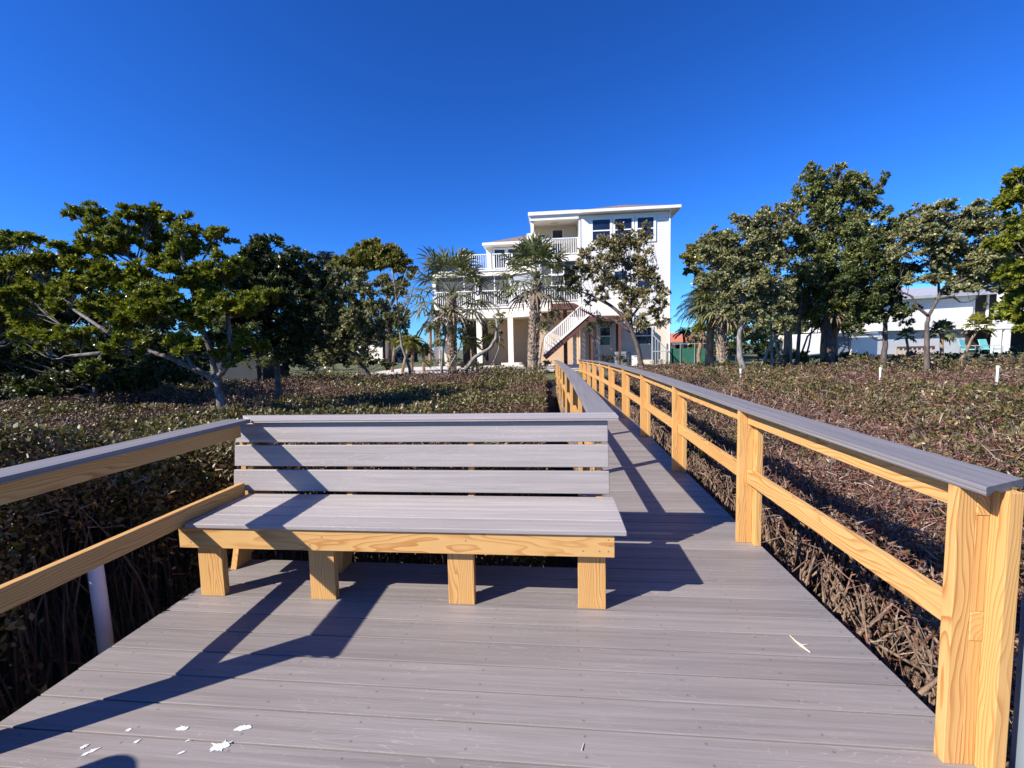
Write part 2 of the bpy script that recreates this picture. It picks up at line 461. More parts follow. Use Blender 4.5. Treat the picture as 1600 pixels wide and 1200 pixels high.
def rosettes(c, axis, k, length, spread=0.9, wr=0.48):
    """k leaves round each cluster point"""
    n = len(c)
    C = np.repeat(c, k, 0); A = np.repeat(unit(axis), k, 0)
    r = rdir(n * k); r = unit(r - A * (r * A).sum(1, keepdims=True))
    t = rng.uniform(0.25, spread * 1.35, n * k)[:, None]
    D = unit(A * np.cos(t) + r * np.sin(t))
    ln = length * rng.uniform(0.7, 1.25, n * k)
    return leaf_quads(C + rdir(n * k) * length * 0.15, D, A + 0.35 * rdir(n * k), ln, ln * wr)

def join(parts):
    vs, fs, ms, n = [], [], [], 0
    for v, f, m in parts:
        vs.append(v); fs.append(f + n); ms.append(np.full(len(f), m)); n += len(v)
    return np.concatenate(vs), np.concatenate(fs), np.concatenate(ms)

def ground_z(y): return float(np.interp(y, [8, 17.5, 19.5, 40, 200], [-1.25, 0.10, 0.30, 0.25, 0.2]))

# ------------------------------------------------------------------ setting: ground
def ground():
    xs = np.concatenate([np.linspace(-900, -40, 12), np.linspace(-36, 36, 60), np.linspace(40, 900, 12)])
    ys = np.concatenate([np.linspace(-300, -12, 8), np.linspace(-10, 40, 60), np.linspace(46, 2500, 20)])
    X, Y = np.meshgrid(xs, ys)
    Z = np.interp(Y, [8, 17.5, 19.5, 40, 200], [-1.25, 0.10, 0.30, 0.25, 0.2])
    Z = Z + np.where((Y < 17), 0.05 * np.sin(X * 3.1) * np.cos(Y * 2.3), 0)
    v = np.stack([X, Y, Z], -1).reshape(-1, 3)
    nx = len(xs); i, j = np.meshgrid(np.arange(nx - 1), np.arange(len(ys) - 1))
    a = (j * nx + i).ravel()
    f = np.stack([a, a + 1, a + 1 + nx, a + nx], 1)
    m, nt, b = new_mat('ground_mud_and_lawn')
    geo = N(nt, 'ShaderNodeNewGeometry')
    sep = N(nt, 'ShaderNodeSeparateXYZ'); L(nt, geo.outputs['Position'], sep.inputs[0])
    n1 = noise(nt, geo.outputs['Position'], 2.5, 5, 0.65)
    n2 = noise(nt, geo.outputs['Position'], 24, 4, 0.7)
    mud = ramp(nt, n1, [(0.3, (0.018, 0.013, 0.010)), (0.7, (0.055, 0.042, 0.030))])
    lawn = ramp(nt, n1, [(0.3, (0.075, 0.085, 0.030)), (0.55, (0.13, 0.14, 0.05)), (0.8, (0.24, 0.20, 0.11))])
    lawn = mixc(nt, math_(nt, 'MULTIPLY', n2, 0.5), lawn, (0.05, 0.05, 0.02))
    fac = ramp(nt, math_(nt, 'ADD', math_(nt, 'DIVIDE', sep.outputs[1], 20.0), math_(nt, 'MULTIPLY_ADD', n1, 0.06, -0.90)), [(0.0, (0,) * 3), (0.02, (1,) * 3)])
    L(nt, mixc(nt, fac, mud, lawn), b.inputs['Base Color'])
    b.inputs['Roughness'].default_value = 0.95
    bump(nt, b, n2, 0.6, 0.05)
    o = np_mesh('ground', v, f, [m])
    tag(o, 'dark mud under the mangroves turning to lawn by the houses', kind='structure')
ground()

# ------------------------------------------------------------------ deck and walkway
BW = 0.146
def shift(y): return 0.0 if y < 8.3 else -(y - 8.3) * 0.0215
def drop(y): return float(np.interp(y, [3, 6.5, 9, 12, 14, 16, 18, 20], [0, .030, .026, .010, -.02, -.055, -.09, -.14]))
def left_in(y): return float(np.interp(y, [2.7, 5.2, 7.0, 9.4, 13.8, 18.1, 20], [.369, .344, .308, .252, .157, .08, .05]))
mb = MB()
k = 16
while True:
    y0 = 2.2212 - BW * k
    if y0 > 20.0: break
    y1 = y0 + BW - 0.006
    if y0 < 2.62: xa, xb = -2.101 + random.uniform(-.003, .003), 1.347 + random.uniform(-.003, .003)
    else: xa, xb = left_in(y0) - 0.142, 1.347 + shift(y0)
    z = drop(y0)
    mb.box(xa, xb, y0, y1, z - 0.025, z)
    k -= 1
deck = mb.build('deck', M['deck'], bevel=0.0025)
tag(deck, 'mauve grey composite boards of the platform and the long walkway', kind='structure')
mb = MB()
mb.box(-2.085, -2.047, -0.1, 2.64, -0.215, -0.0275); mb.box(1.29, 1.328, -0.1, 2.64, -0.215, -0.0275)
mb.box(-2.046, 1.289, 2.60, 2.638, -0.215, -0.0275)
for x in (-1.6, -1.2, -.8, -.4, .0, .4, .8): mb.box(x - .019, x + .019, -0.1, 2.599, -0.215, -0.0277)
ys_ = np.linspace(2.65, 20, 12)
for a, b in zip(ys_[:-1], ys_[1:]):
    for s in (0, 1):
        xa = (left_in(a) - .12) if s == 0 else 1.31 + shift(a); xb_ = (left_in(b) - .12) if s == 0 else 1.31 + shift(b)
        mb.beam((xa, a, -.125 + drop(a)), (xb_, b - .004, -.125 + drop(b)), .038, .185)
o = mb.build('deck_frame', M['pineY'])
tag(o, 'treated pine joists carrying the deck boards', kind='structure')
def pile(x, y, z1, r=.085):
    o = MB().tube([(x, y, ground_z(y) - .3), (x, y, z1)], [r, r], 12).build('support_pile', M['barkdark'], smooth=False)
    return tag(o, 'round dark timber pile holding up the grey deck from below', 'pile', 'piles under the deck')
for x, y in ((-1.95, .1), (-1.95, 2.45), (1.15, .1), (1.15, 2.45)): pile(x, y, -.216)
for y in np.arange(5.3, 20, 3.6): pile(left_in(y) + .05, y, -.21); pile(1.13 + shift(y), y, -.21)

# ------------------------------------------------------------------ railings
def rail_run(root, ys, xin, zoff, sgn, end_near=True, rail_far=0.0, cap_near=None, mitre=None, cap_far=None, rail_end=None, bd=.055, skip_first=False):
    """sgn=+1: rail on the right side of the walkway. xin(y) = inner edge of the cap"""
    def X(y, o): return xin(y) + sgn * o
    for i, y in enumerate(ys):
        z0 = zoff(y)
        mb = MB()
        if i == 0 and skip_first: continue
        a0, a1 = sorted((X(y, 0.005), X(y, 0.0565))); mb.box(a0, a1, y, y + .038, z0 + .0, z0 + .904)     # inner member, in front of the notch
        b0, b1 = sorted((X(y, 0.0565), X(y, 0.0945)))
        mb.box(b0, b1, y + .0004, y + .038, z0 + 0, z0 + .4145); mb.box(b0, b1, y + .0004, y + .038, z0 + .5095, z0 + .8145)
        c0, c1 = sorted((X(y, 0.0955), X(y, 0.1335))); mb.box(c0, c1, y - bd, y + .040, z0 + .0, z0 + .9035)
        mb.build('post', M['pineZ'], root, bevel=.002)
    yn, yf = ys[0] - (0.002 if end_near else 0), ys[-1] + rail_far
    pts = [yn] + [y for y in ys[1:]] + ([yf] if rail_far else [])
    if rail_end: pts[-1] = rail_end
    for nm, za, zb in (('top_rail', .815, .903), ('middle_rail', .415, .509)):
        mb = MB()
        for a, b in zip(pts[:-1], pts[1:]):
            xa0, xa1 = sorted((X(a, .057), X(a, .095))); xb0, xb1 = sorted((X(b, .057), X(b, .095)))
            b_ = b - .0015
            mb.hexa([(xa0, a, za + zoff(a)), (xa1, a, za + zoff(a)), (xb1, b_, za + zoff(b)), (xb0, b_, za + zoff(b)),
                     (xa0, a, zb + zoff(a)), (xa1, a, zb + zoff(a)), (xb1, b_, zb + zoff(b)), (xb0, b_, zb + zoff(b))])
        mb.build(nm, M['pineY'], root, bevel=.0025)
    # cap: grooved composite board, wavy underside
    w = .18 if sgn > 0 else .168
    prof = []
    nseg = 26
    for j in range(nseg + 1):
        t = j / nseg
        prof.append((t * w, .930))
    und = []
    for j in range(nseg + 1):
        t = 1 - j / nseg
        edge = min(t, 1 - t) * w
        und.append((t * w, .9045 + (.0 if edge < .022 else .009 * max(0, math.sin((t * w - .022) / (w - .044) * math.pi * 3)) ** .7)))
    outline = [(0.0, .911), (.002, .913), (.002, .9175), (0.0, .9195)] + [(.0, .928), (.002, .930)] + prof[1:-1] + [(w - .002, .930), (w, .928)] + und[:-1] + [(.002, .9045)]
    cp = [cap_near if cap_near is not None else ys[0] - .09] + (list(ys[1:]) + [yf + .05] if cap_far is None else [cap_far])
    mb = MB()
    vs, n = [], len(outline)
    for i, y in enumerate(cp):
        for (ox, oz) in outline:
            yy = y
            if i == 0 and mitre is not None: yy = y + (mitre * ox)
            vs.append((X(y, ox), yy, oz + zoff(y)))
    fs = [(i * n + j, i * n + (j + 1) % n, (i + 1) * n + (j + 1) % n, (i + 1) * n + j) for i in range(len(cp) - 1) for j in range(n)]
    fs += [tuple(range(n))[::-1], tuple(range((len(cp) - 1) * n, len(cp) * n))]
    mb.add(vs, fs)
    mb.build('cap_board', M['capY'], root)
flat0 = lambda y: 0.0
Ys = [1.442, 3.06, 4.76, 6.55, 8.35, 10.15, 11.95, 13.75, 15.55, 17.35, 19.2]
r_right = thing('deck_railing', (1.27, 1.4, 0), 'long yellow pine railing with grey cap along the right edge of the platform and walkway', 'railing')
rail_run(r_right, Ys, lambda y: 1.205 + shift(y), drop, +1, rail_far=.5, cap_near=1.352, mitre=.5)
r_left = thing('deck_railing', (-2.07, 1.0, 0), 'short pine railing with grey cap left of the bench, on the platform edge', 'railing')
rail_run(r_left, [1.225, 2.87], lambda y: -2.005, flat0, -1, cap_near=1.07, rail_far=.0, cap_far=2.705, rail_end=2.684, bd=.11)
r_walk = thing('deck_railing', (.3, 2.8, 0), 'pine railing with grey cap on the left side of the walkway, starting behind the bench', 'railing')
rail_run(r_walk, [2.90, 4.55, 6.3, 8.1, 9.9, 11.7, 13.5, 15.3, 17.1, 18.9], left_in, drop, -1, rail_far=.8, cap_near=2.8755, skip_first=True)

# ------------------------------------------------------------------ bench
bench = thing('bench', (-.9, 2.4, 0), 'long slatted bench of grey composite boards on yellow pine legs facing the camera', 'bench')
legx = [(-2.019, -1.876), (-1.364, -1.220), (-.589, -.449), (.096, .236)]
for (a, b) in legx:
    MB().box(a, b, 2.222, 2.262, 0, .395).build('front_leg', M['pineZ'], bench, bevel=.002)
ZB0, ZB1 = .297, .4125
MB().box(-2.088, .277, 2.181, 2.2195, ZB0, ZB1).build('front_beam', M['pineX'], bench, bevel=.003)
for x in (-2.07, -1.325, -.53, .12): MB().box(x, x + .038, 2.263, 2.50, .30, .4120).build('seat_joist', M['pineY'], bench, bevel=.002)
mb = MB()
sy = [(2.168, 2.306), (2.3095, 2.4475), (2.451, 2.589), (2.5925, 2.678)]
for a, b in sy: mb.box(-2.038 if a > 2.17 else -2.038, .335, a, b, .414, .4385)
mb.build('seat', M['benchboard'], bench, bevel=.004)
def ylean(z): return 2.69 + (z - .44) * .10
for (x, lo, hi) in ((-2.068, 0, 0), (-1.372, 0, 0), (-.568, 0, 0), (.232, 0, 0)):
    mb = MB()
    pts = [(x, 2.512, 0), (x, 2.65, 0), (x, 2.775, .45), (x, 2.80, .902), (x, 2.745, .902), (x, ylean(.5) + .0285, .5), (x, ylean(.44) + .0285, .44), (x, 2.60, .3)]
    mb.prism(pts, (.038, 0, 0))
    mb.build('back_leg', M['pineZ'], bench, bevel=.002)
for i, (z0, z1) in enumerate(((.452, .590), (.614, .752), (.770, .8975))):
    mb = MB()
    xa = -2.150 + .006 * i; xb = .313 - .002 * i
    y0, y1 = ylean(z0), ylean(z1)
    mb.hexa([(xa, y0, z0), (xb, y0, z0), (xb, y0 + .025, z0 - .002), (xa, y0 + .025, z0 - .002), (xa, y1, z1), (xb, y1, z1), (xb, y1 + .025, z1 - .002), (xa, y1 + .025, z1 - .002)])
    mb.build('backrest_slat', M['benchboard'], bench, bevel=.004)
# cap over the backrest, mitred into both side caps
mb = MB()
w = .17
out = [(-2.178, 2.872), (-2.0, 2.706), (.369, 2.706), (.2, 2.872)]
prof = [(.9045, 0), (.911, 0), (.913, .002), (.9175, .002), (.9195, 0), (.928, 0), (.930, .002)]
mb.hexa([(-2.0, 2.706, .9045), (.369, 2.706, .9045), (.369, 2.872, .9045), (-2.185, 2.872, .9045), (-2.0, 2.706, .9115), (.369, 2.706, .9115), (.369, 2.872, .9115), (-2.185, 2.872, .9115)])
mb.hexa([(-1.998, 2.709, .9116), (.366, 2.709, .9116), (.369, 2.872, .9116), (-2.183, 2.872, .9116), (-1.998, 2.709, .9165), (.366, 2.709, .9165), (.369, 2.872, .9165), (-2.183, 2.872, .9165)])
mb.hexa([(-2.0, 2.706, .9166), (.369, 2.706, .9166), (.369, 2.872, .9166), (-2.185, 2.872, .9166), (-2.0, 2.706, .930), (.369, 2.706, .930), (.369, 2.872, .930), (-2.185, 2.872, .930)])
mb.build('top_cap', M['capX'], bench)
# nail heads
for (x, z) in [(-2.06, .385), (-2.02, .33), (-1.97, .335), (-1.95, .385), (-1.33, .33), (-1.26, .375), (-.56, .33), (-.48, .37), (.12, .33), (.2, .33), (.245, .33), (.245, .39), (.255, .36)]:
    MB().tube([(x, 2.1795, z), (x, 2.1812, z)], [.0038] * 2, 8).build('screw_head', M['metal'], bench)

# ------------------------------------------------------------------ small things on / by the deck
o = MB().tube([(-2.60, 2.185, -1.2), (-2.605, 2.18, -.2), (-2.612, 2.172, .21)], [.036] * 3, 20).build('standpipe', M['pvc'], smooth=True)
tag(o, 'white plastic pipe rising beside the left edge of the deck under the rail', 'pipe')
o = MB().tube([(1.468, 1.45, -1.2), (1.468, 1.45, .55)], [.042] * 2, 20).build('standpipe', M['shadepipe'], smooth=True)
tag(o, 'white plastic pipe darkened to grey as if in shade, beyond the big end post at the right edge of the photo', 'pipe')
o = MB().tube([(-2.30, .58, -1.3), (-2.30, .58, .74), (-2.30, .58, .755)], [.115, .115, .09], 24).build('shadow_pile', M['barkdark'])  # unseen piling, added to throw a rounded shadow on the deck
tag(o, 'unseen round piling added off the left deck edge to cast a shadow', 'piling')
def splat(px, py, rx, ry, rot, seed, label):
    c = at(px, py, 1.0); t = EYE / (EYE - c.z); x, y = c.x * t, t
    rr = random.Random(seed); n = 40; pts = []
    for i in range(n):
        a = 2 * math.pi * i / n; q = 1 + .16 * math.sin(2 * a + seed) + .12 * math.sin(5 * a + 2 * seed) + rr.uniform(-.03, .03) + (rr.uniform(.4, .9) if rr.random() < .05 else 0)
        u, v = math.cos(a) * rx * q, math.sin(a) * ry * q
        pts.append((x + u * math.cos(rot) - v * math.sin(rot), y + u * math.sin(rot) + v * math.cos(rot), .0012))
    mb = MB().prism(pts, (0, 0, .0012))
    o = mb.build('bird_dropping', M['dropping'])
    tag(o, label, 'bird dropping', 'white bird droppings on the deck boards')
splat(344, 1167, .026, .017, .2, 1, 'largest round white dropping near the bottom edge of the deck')
splat(380, 1138, .025, .012, .3, 2, 'white dropping just above and right of the largest one')
splat(285, 1139, .020, .009, .3, 3, 'oval white dropping left of the two big ones, by a board gap')
splat(201, 1141, .009, .006, .6, 4, 'small pale dropping touching the diagonal shadow')
splat(214, 1159, .010, .004, .8, 5, 'thin small dropping between the shadow and the bottom edge')
splat(132, 1167, .011, .007, .6, 6, 'small white dropping at the far left of the group')
splat(142, 1175, .021, .007, .7, 7, 'long white streak of dropping at lower left')
splat(283, 1177, .009, .005, .7, 8, 'tiny white dropping below the oval one')
splat(293, 1158, .006, .003, .7, 9, 'tiniest white fleck between the big droppings')
def on_deck(px, py):
    c = at(px, py, 1.0); t = EYE / (EYE - c.z); return Vector((c.x * t, t, .004))
mb = MB()
p = [on_deck(*q) for q in ((1234, 994), (1243, 1003), (1252, 1010), (1266, 1021))]
mb.tube(p, [.0015, .003, .006, .002], 5)
mb.tube([on_deck(1250, 1009), on_deck(1262, 1008)], [.003, .001], 5)
tag(mb.build('dry_twig', M['straw']), 'dry straw coloured twig lying on the deck boards', 'twig')
mb = MB(); mb.tube([on_deck(909, 1174), on_deck(912, 1163)], [.002, .0012], 5)
tag(mb.build('dry_twig', M['straw']), 'tiny pale sliver of straw on the board near the bottom centre', 'twig')

# ------------------------------------------------------------------ mangrove hedge (stuff)
def value_noise(x, y, s, seed):
    r = np.random.default_rng(seed); G = r.random((64, 64))
    X, Y_ = x / s, y / s
    i, j = np.floor(X).astype(int), np.floor(Y_).astype(int); fx, fy = X - i, Y_ - j
    fx, fy = fx * fx * (3 - 2 * fx), fy * fy * (3 - 2 * fy)
    g = lambda a, b: G[a % 64, b % 64]
    return (g(i, j) * (1 - fx) + g(i + 1, j) * fx) * (1 - fy) + (g(i, j + 1) * (1 - fx) + g(i + 1, j + 1) * fx) * fy
def hedge_top(x, y, side):
    n = value_noise(x, y, 1.1, 3) * .34 + value_noise(x, y, .42, 5) * .20 - .27
    if side < 0:
        h = np.interp(y, [-4, 3.5, 5.2, 9, 13, 17], [.76, .72, .46, .38, .44, .50])
        h = h + n
        edge = np.where(y < 3.0, -2.14, .22)
        lim = .84 * (edge - x) + .02 + np.where(y < 3.0, 0, .12)
        return np.where((y < 3.0) | (x > -2.2), np.minimum(h, lim + n * .4), h)
    h = np.interp(y, [-4, 3, 8, 14, 18], [.10, .16, .30, .42, .52])
    h = h + np.interp(x, [1.5, 3.0, 8], [-.12, .05, .06])
    return h + n * 1.25
def hedge(name, side, label, xr, yr, nleaf, ntwig):
    def sample(n):
        # denser near the camera
        out = []
        while sum(len(o) for o in out) < n:
            u = rng.random(n); r = 1.6 * (xr[2] / 1.6) ** (u ** 1.0) if False else np.sqrt(rng.random(n)) * 0 + np.exp(rng.uniform(np.log(1.5), np.log(34), n))
            th = rng.uniform(0, 2 * np.pi, n)
            x, y = r * np.sin(th), r * np.cos(th)
            ok = (y > yr[0]) & (y < yr[1] + .35 * np.sin(x * 1.7)) & (x > xr[0]) & (x < xr[1])
            if side < 0:
                ok &= np.where(y < 2.95, x < -2.55 - .25 * (np.abs(y - 2.2) < .35), x < -.12 - (y - 3) * .02)
            else:
                ok &= x > 1.62 - np.maximum(0, y - 8.3) * .0215
            out.append(np.stack([x[ok], y[ok]], 1))
        return np.concatenate(out)[:n]
    parts = []
    p = sample(nleaf); x, y = p.T; r = np.hypot(x, y)
    top = hedge_top(x, y, side)
    # distance to the trimmed side that faces the deck
    if side < 0: de = np.where(y < 2.95, -2.30 - x, np.where(x > -2.3, np.minimum(y - 2.95, -x + .1), 3.0))
    else: de = x - 1.62
    de = np.clip(de, 0, 3)
    depth = rng.random(nleaf) ** 1.6 * (np.where(de < .35, 1.25, .42))
    z = top - np.where((side > 0) & (de < .45), depth * .45, depth)
    pos = np.stack([x, y, z], 1)
    voidm = (side > 0) & (((de < .7) & (z < .02 + de * .0)) | ((de < .3) & (rng.random(nleaf) < .5)))
    pos[:, :2] += rng.normal(size=(nleaf, 2)) * .03
    gsel = value_noise(x, y, 1.9 if side > 0 else 1.6, 11) * .75 + value_noise(x, y, .6, 13) * .25 + rng.normal(size=nleaf) * .08
    size = np.interp(r, [1.5, 4, 10, 30], [.036, .040, .060, .11])
    ax_ = unit(rdir(nleaf) * .75 + np.array([0, 0, 1.0]))
    kk = 3
    if side < 0: green = gsel > .56
    else: green = gsel > .46
    green = green & ~voidm; brown = ~green & ~voidm
    if side > 0:
        green = green & ((x > 4.2) | (rng.random(nleaf) < .30)); brown = ~green & ~voidm & ((r > 8) | (rng.random(nleaf) < .30))
    for sel, mi in ((green, 0), (brown, 1)):
        q = pos[sel]
        n = len(q)
        C = np.repeat(q, kk, 0); A = np.repeat(ax_[sel], kk, 0)
        rr = rdir(n * kk); D = unit(A * rng.uniform(.1, 1.0, (n * kk, 1)) + rr)
        ln = np.repeat(size[sel], kk) * rng.uniform(.6, 1.2, n * kk) * (1.15 if mi == 0 else .8)
        v, f = leaf_quads(C + rdir(n * kk) * .02, D, A + .8 * rdir(n * kk), ln, ln * .48)
        parts.append((v, f, mi))
    # twigs
    p = sample(ntwig); x, y = p.T; r = np.hypot(x, y)
    top = hedge_top(x, y, side)
    if side < 0: de = np.where(y < 2.95, -2.30 - x, np.where(x > -2.3, np.minimum(y - 2.95, -x + .1), 3.0))
    else: de = x - 1.62
    depth = rng.random(ntwig) ** 1.3 * np.where(de < .4, 1.4, .35) + .02
    if side > 0: depth = np.where(de < .45, depth * .6, depth)
    a = np.stack([x, y, top - depth], 1)
    ln = np.interp(r, [1.5, 6, 25], [.075, .095, .15]) * rng.uniform(.5, 1.5, ntwig)
    d = unit(rdir(ntwig) + np.array([0, 0, .15]))
    b = a + d * ln[:, None]
    w = np.interp(r, [1.5, 6, 25], [.005, .009, .020]) * rng.uniform(.6, 1.5, ntwig)
    if side > 0:
        ok = ~((de < .7) & (a[:, 2] < 0) & (rng.random(len(a)) < .8)); a, b, w = a[ok], b[ok], w[ok]
    red = rng.random(len(a)) < (.5 if side > 0 else .35)
    for sel, mi in ((~red, 2), (red, 3)):
        for rot in (0, 1):
            nn = rdir(sel.sum()) if rot == 0 else np.tile(np.array([0.2, -1, .3]), (sel.sum(), 1))
            if rot == 1: continue
            v, f = strip_quads(a[sel], b[sel], w[sel], nn)
            parts.append((v, f, mi))
    v, f, m = join(parts)
    o = np_mesh(name, v, f, [M['leaf_hedge'], M['leaf_brown'], M['twig_grey'], M['twig_red']], m)
    tag(o, label, kind='stuff')
hedge('mangrove_hedge', -1, 'trimmed green and brown mangrove scrub left of the platform and walkway', (-34, .2, 34), (-3.5, 17.6), 250000, 60000)
hedge('mangrove_hedge', +1, 'low reddish brown twiggy mangrove scrub right of the walkway', (1.4, 34, 34), (-3.5, 18.3), 160000, 230000)
# dark twig mat beneath the leaves, so the ground does not show between them
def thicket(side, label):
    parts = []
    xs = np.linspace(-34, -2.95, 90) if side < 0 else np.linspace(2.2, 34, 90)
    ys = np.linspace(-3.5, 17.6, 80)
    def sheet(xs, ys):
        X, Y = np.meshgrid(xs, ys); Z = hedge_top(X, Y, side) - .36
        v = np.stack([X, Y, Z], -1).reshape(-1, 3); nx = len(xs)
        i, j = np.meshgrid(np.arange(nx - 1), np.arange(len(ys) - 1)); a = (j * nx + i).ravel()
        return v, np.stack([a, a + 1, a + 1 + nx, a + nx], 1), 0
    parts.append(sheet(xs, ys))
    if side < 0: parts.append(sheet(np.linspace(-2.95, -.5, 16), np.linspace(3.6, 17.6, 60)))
    v, f, m = join(parts)
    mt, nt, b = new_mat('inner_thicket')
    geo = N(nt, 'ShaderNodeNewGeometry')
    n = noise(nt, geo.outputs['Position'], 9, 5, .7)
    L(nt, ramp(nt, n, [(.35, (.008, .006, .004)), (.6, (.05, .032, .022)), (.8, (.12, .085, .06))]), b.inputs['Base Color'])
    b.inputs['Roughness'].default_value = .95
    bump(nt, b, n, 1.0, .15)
    tag(np_mesh('undergrowth', v, f, [mt]), label, kind='stuff')
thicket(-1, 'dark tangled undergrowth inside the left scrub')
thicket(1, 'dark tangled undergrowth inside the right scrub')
# prop roots and stems along the deck edges
def stems(side, n, label):
    mb = MB(); R = random.Random(side + 5)
    for i in range(n):
        y = R.uniform(-1.0, 12.0) if R.random() < .72 else R.uniform(0, 4.5)
        if side > 0: x = 1.60 + abs(R.gauss(0, .45)) + max(0, 0)
        else:
            if R.random() < .8: x, y = -2.85 - abs(R.gauss(0, .5)), R.uniform(-1, 4.5)
            else: x, y = R.uniform(-2.2, .05), 2.95 + abs(R.gauss(0, .3))
        g = ground_z(y) - .05
        top = float(hedge_top(np.array([x]), np.array([y]), side)[0]) - R.uniform(.05, .4)
        r = (R.uniform(.005, .014) if R.random() < .6 else R.uniform(.012, .025)) if side > 0 else R.uniform(.004, .011)
        pts = []; q = Vector((x + R.uniform(-.25, .35), y + R.uniform(-.35, .35), g)); e = Vector((x, y, top))
        bow = Vector((R.gauss(0, .18), R.gauss(0, .22), 0))
        for k in range(7):
            t = k / 6; pts.append(q.lerp(e, t) + bow * math.sin(math.pi * t) + Vector((R.gauss(0, .014), R.gauss(0, .014), 0)))
        if side > 0:
            for pnt in pts: pnt.x = max(pnt.x, 1.43)
        mb.tube(pts, [r * (1.2 - .95 * (k / 6) ** 1.6) for k in range(7)], 6)
        if R.random() < .6:   # arching prop root off the stem
            s = pts[R.randint(3, 5)]; a = R.uniform(0, 6.28); ln = R.uniform(.15, .45)
            e2 = s + Vector((math.cos(a) * ln, math.sin(a) * ln, -R.uniform(.3, .8)))
            if side > 0: e2.x = max(e2.x, 1.45)
            m2 = s.lerp(e2, .5) + Vector((math.cos(a) * .08, math.sin(a) * .08, .12))
            mb.tube([s, m2, e2], [r * .8, r * .7, r * .5], 5)
    tag(mb.build('mangrove_stems', M['stem'] if side > 0 else M['barkdark'], smooth=True), label, kind='stuff')
stems(1, 820, 'tan mangrove stems and prop roots below the right edge of the deck')
stems(-1, 420, 'thin dark mangrove stems below the left edge of the deck')

# ------------------------------------------------------------------ trees
def curve(a, b, bow, n=5, jit=0.0):
    a, b = Vector(a), Vector(b); pts = []
    for k in range(n + 1):
        t = k / n
        p = a.lerp(b, t) + Vector(bow) * math.sin(math.pi * t)
        if 0 < k < n and jit: p += Vector((random.gauss(0, jit), random.gauss(0, jit), random.gauss(0, jit)))
        pts.append(p)
    return pts
TD = 4.2
def tree(name, label, cat, D, trunks, blobs, leaf, mat, barkm, dens=70, k=7, group=None, wr=.5, rad=.12, spread=.95, sub=10, gap=.56, zbase=None, flat=.8, up=.6):
    """trunks: lists of measured px points from the base up; blobs: (px, py, r_px[, aspect, dY])"""
    b0 = at(trunks[0][0][0], trunks[0][0][1], D)
    gz = ground_z(D) if zbase is None else zbase
    root = thing(name, (b0.x, D, gz), label, cat, group)
    wood = MB()
    tops = []
    for ti, tr in enumerate(trunks):
        pts = [at(q[0], q[1], D + (q[2] if len(q) > 2 else 0)) for q in tr]
        if ti == 0 or pts[0].z < gz + .7:
            pts = [Vector((pts[0].x + .02, pts[0].y, gz - .15))] + pts
        n = len(pts); r0 = rad * (1.0 if ti == 0 else .48)
        dense = []
        for a, b in zip(pts[:-1], pts[1:]):
            for s_ in range(3): dense.append(a.lerp(b, s_ / 3) + Vector((random.gauss(0, r0 * .12), random.gauss(0, r0 * .12), 0)))
        dense.append(pts[-1]); m_ = len(dense)
        wood.tube(dense, [r0 * (1.15 - .62 * i / (m_ - 1)) for i in range(m_)], 9)
        tops.append((dense, r0))
    cs, axs = [], []
    for bl in blobs:
        px, py, rp = bl[:3]; asp = bl[3] if len(bl) > 3 else 1.0; dY = bl[4] if len(bl) > 4 else 0.0
        c = at(px, py, D + dY); r = rp * (D + dY) / FPX
        # limb
        cand = [(p, rr0) for dn, rr0 in tops for p in (dn[int(len(dn) * .35):] if dn is tops[0][0] else dn[1:])]
        st, r0 = min(cand, key=lambda t: (t[0] - c).length * random.uniform(.8, 1.25) + max(0, t[0].z - c.z))
        pts = curve(st, c, (random.gauss(0, .08) * (c - st).length, 0, -(c - st).length * .10), 5, min(.12 * r, .05 * (c - st).length))
        wood.tube(pts, [r0 * .32 * (1 - .75 * i / 5) for i in range(6)], 6)
        for j in range(max(sub, 9)):
            d = np.array(rdir(1)[0]); d[2] = d[2] * .95 + .06
            off = Vector((d[0] * r * asp, d[1] * r * .9, d[2] * r * flat)) * random.uniform(.30, 1.0)
            sc = c + off; sr = r * random.uniform(.30, gap)
            pb = curve(pts[random.randint(2, 5)], sc, (0, 0, -.05 * r), 3, .03 * r)
            wood.tube(pb, [r0 * .16, r0 * .13, r0 * .10, r0 * .06], 5)
            n = max(10, int(dens * (TD if D > 12 else 1.7) * (sr / r * rp) ** 2 / 900))
            nt_ = max(4, min(22, n // 7)); m_ = max(2, n // nt_)
            sc_ = np.array(sc)
            tw = rdir(nt_); tw[:, 2] = tw[:, 2] * .85 + .12; tw = unit(tw + (off.length > 0) * .6 * np.array(off.normalized()))
            ln = sr * rng.uniform(.45, 1.2, nt_)
            t = np.linspace(.30, 1.0, m_)[None, :, None] * np.ones((nt_, 1, 1)) + rng.normal(size=(nt_, m_, 1)) * .06
            P = sc_ + tw[:, None, :] * ln[:, None, None] * t * np.array([asp ** .5, 1, flat]) + rng.normal(size=(nt_, m_, 3)) * sr * .13
            A = np.repeat(tw[:, None, :], m_, 1) * .9 + np.array([-.25, -.1, up])
            cs.append(P.reshape(-1, 3)); axs.append(A.reshape(-1, 3))
            for t_ in range(min(nt_, 9)):
                e = Vector(sc_ + tw[t_] * ln[t_] * np.array([asp ** .5, 1, flat]))
                wood.tube([sc, sc.lerp(e, .5) + Vector((0, 0, -.03 * r)), e], [r0 * .07, r0 * .05, r0 * .02], 4)
    wood.build('trunk', barkm, root, smooth=True)
    c = np.concatenate(cs); a = np.concatenate(axs)
    v, f = rosettes(c, a, k, leaf, spread, wr)
    np_mesh('crown', v, f, [mat], None, root)
    return root

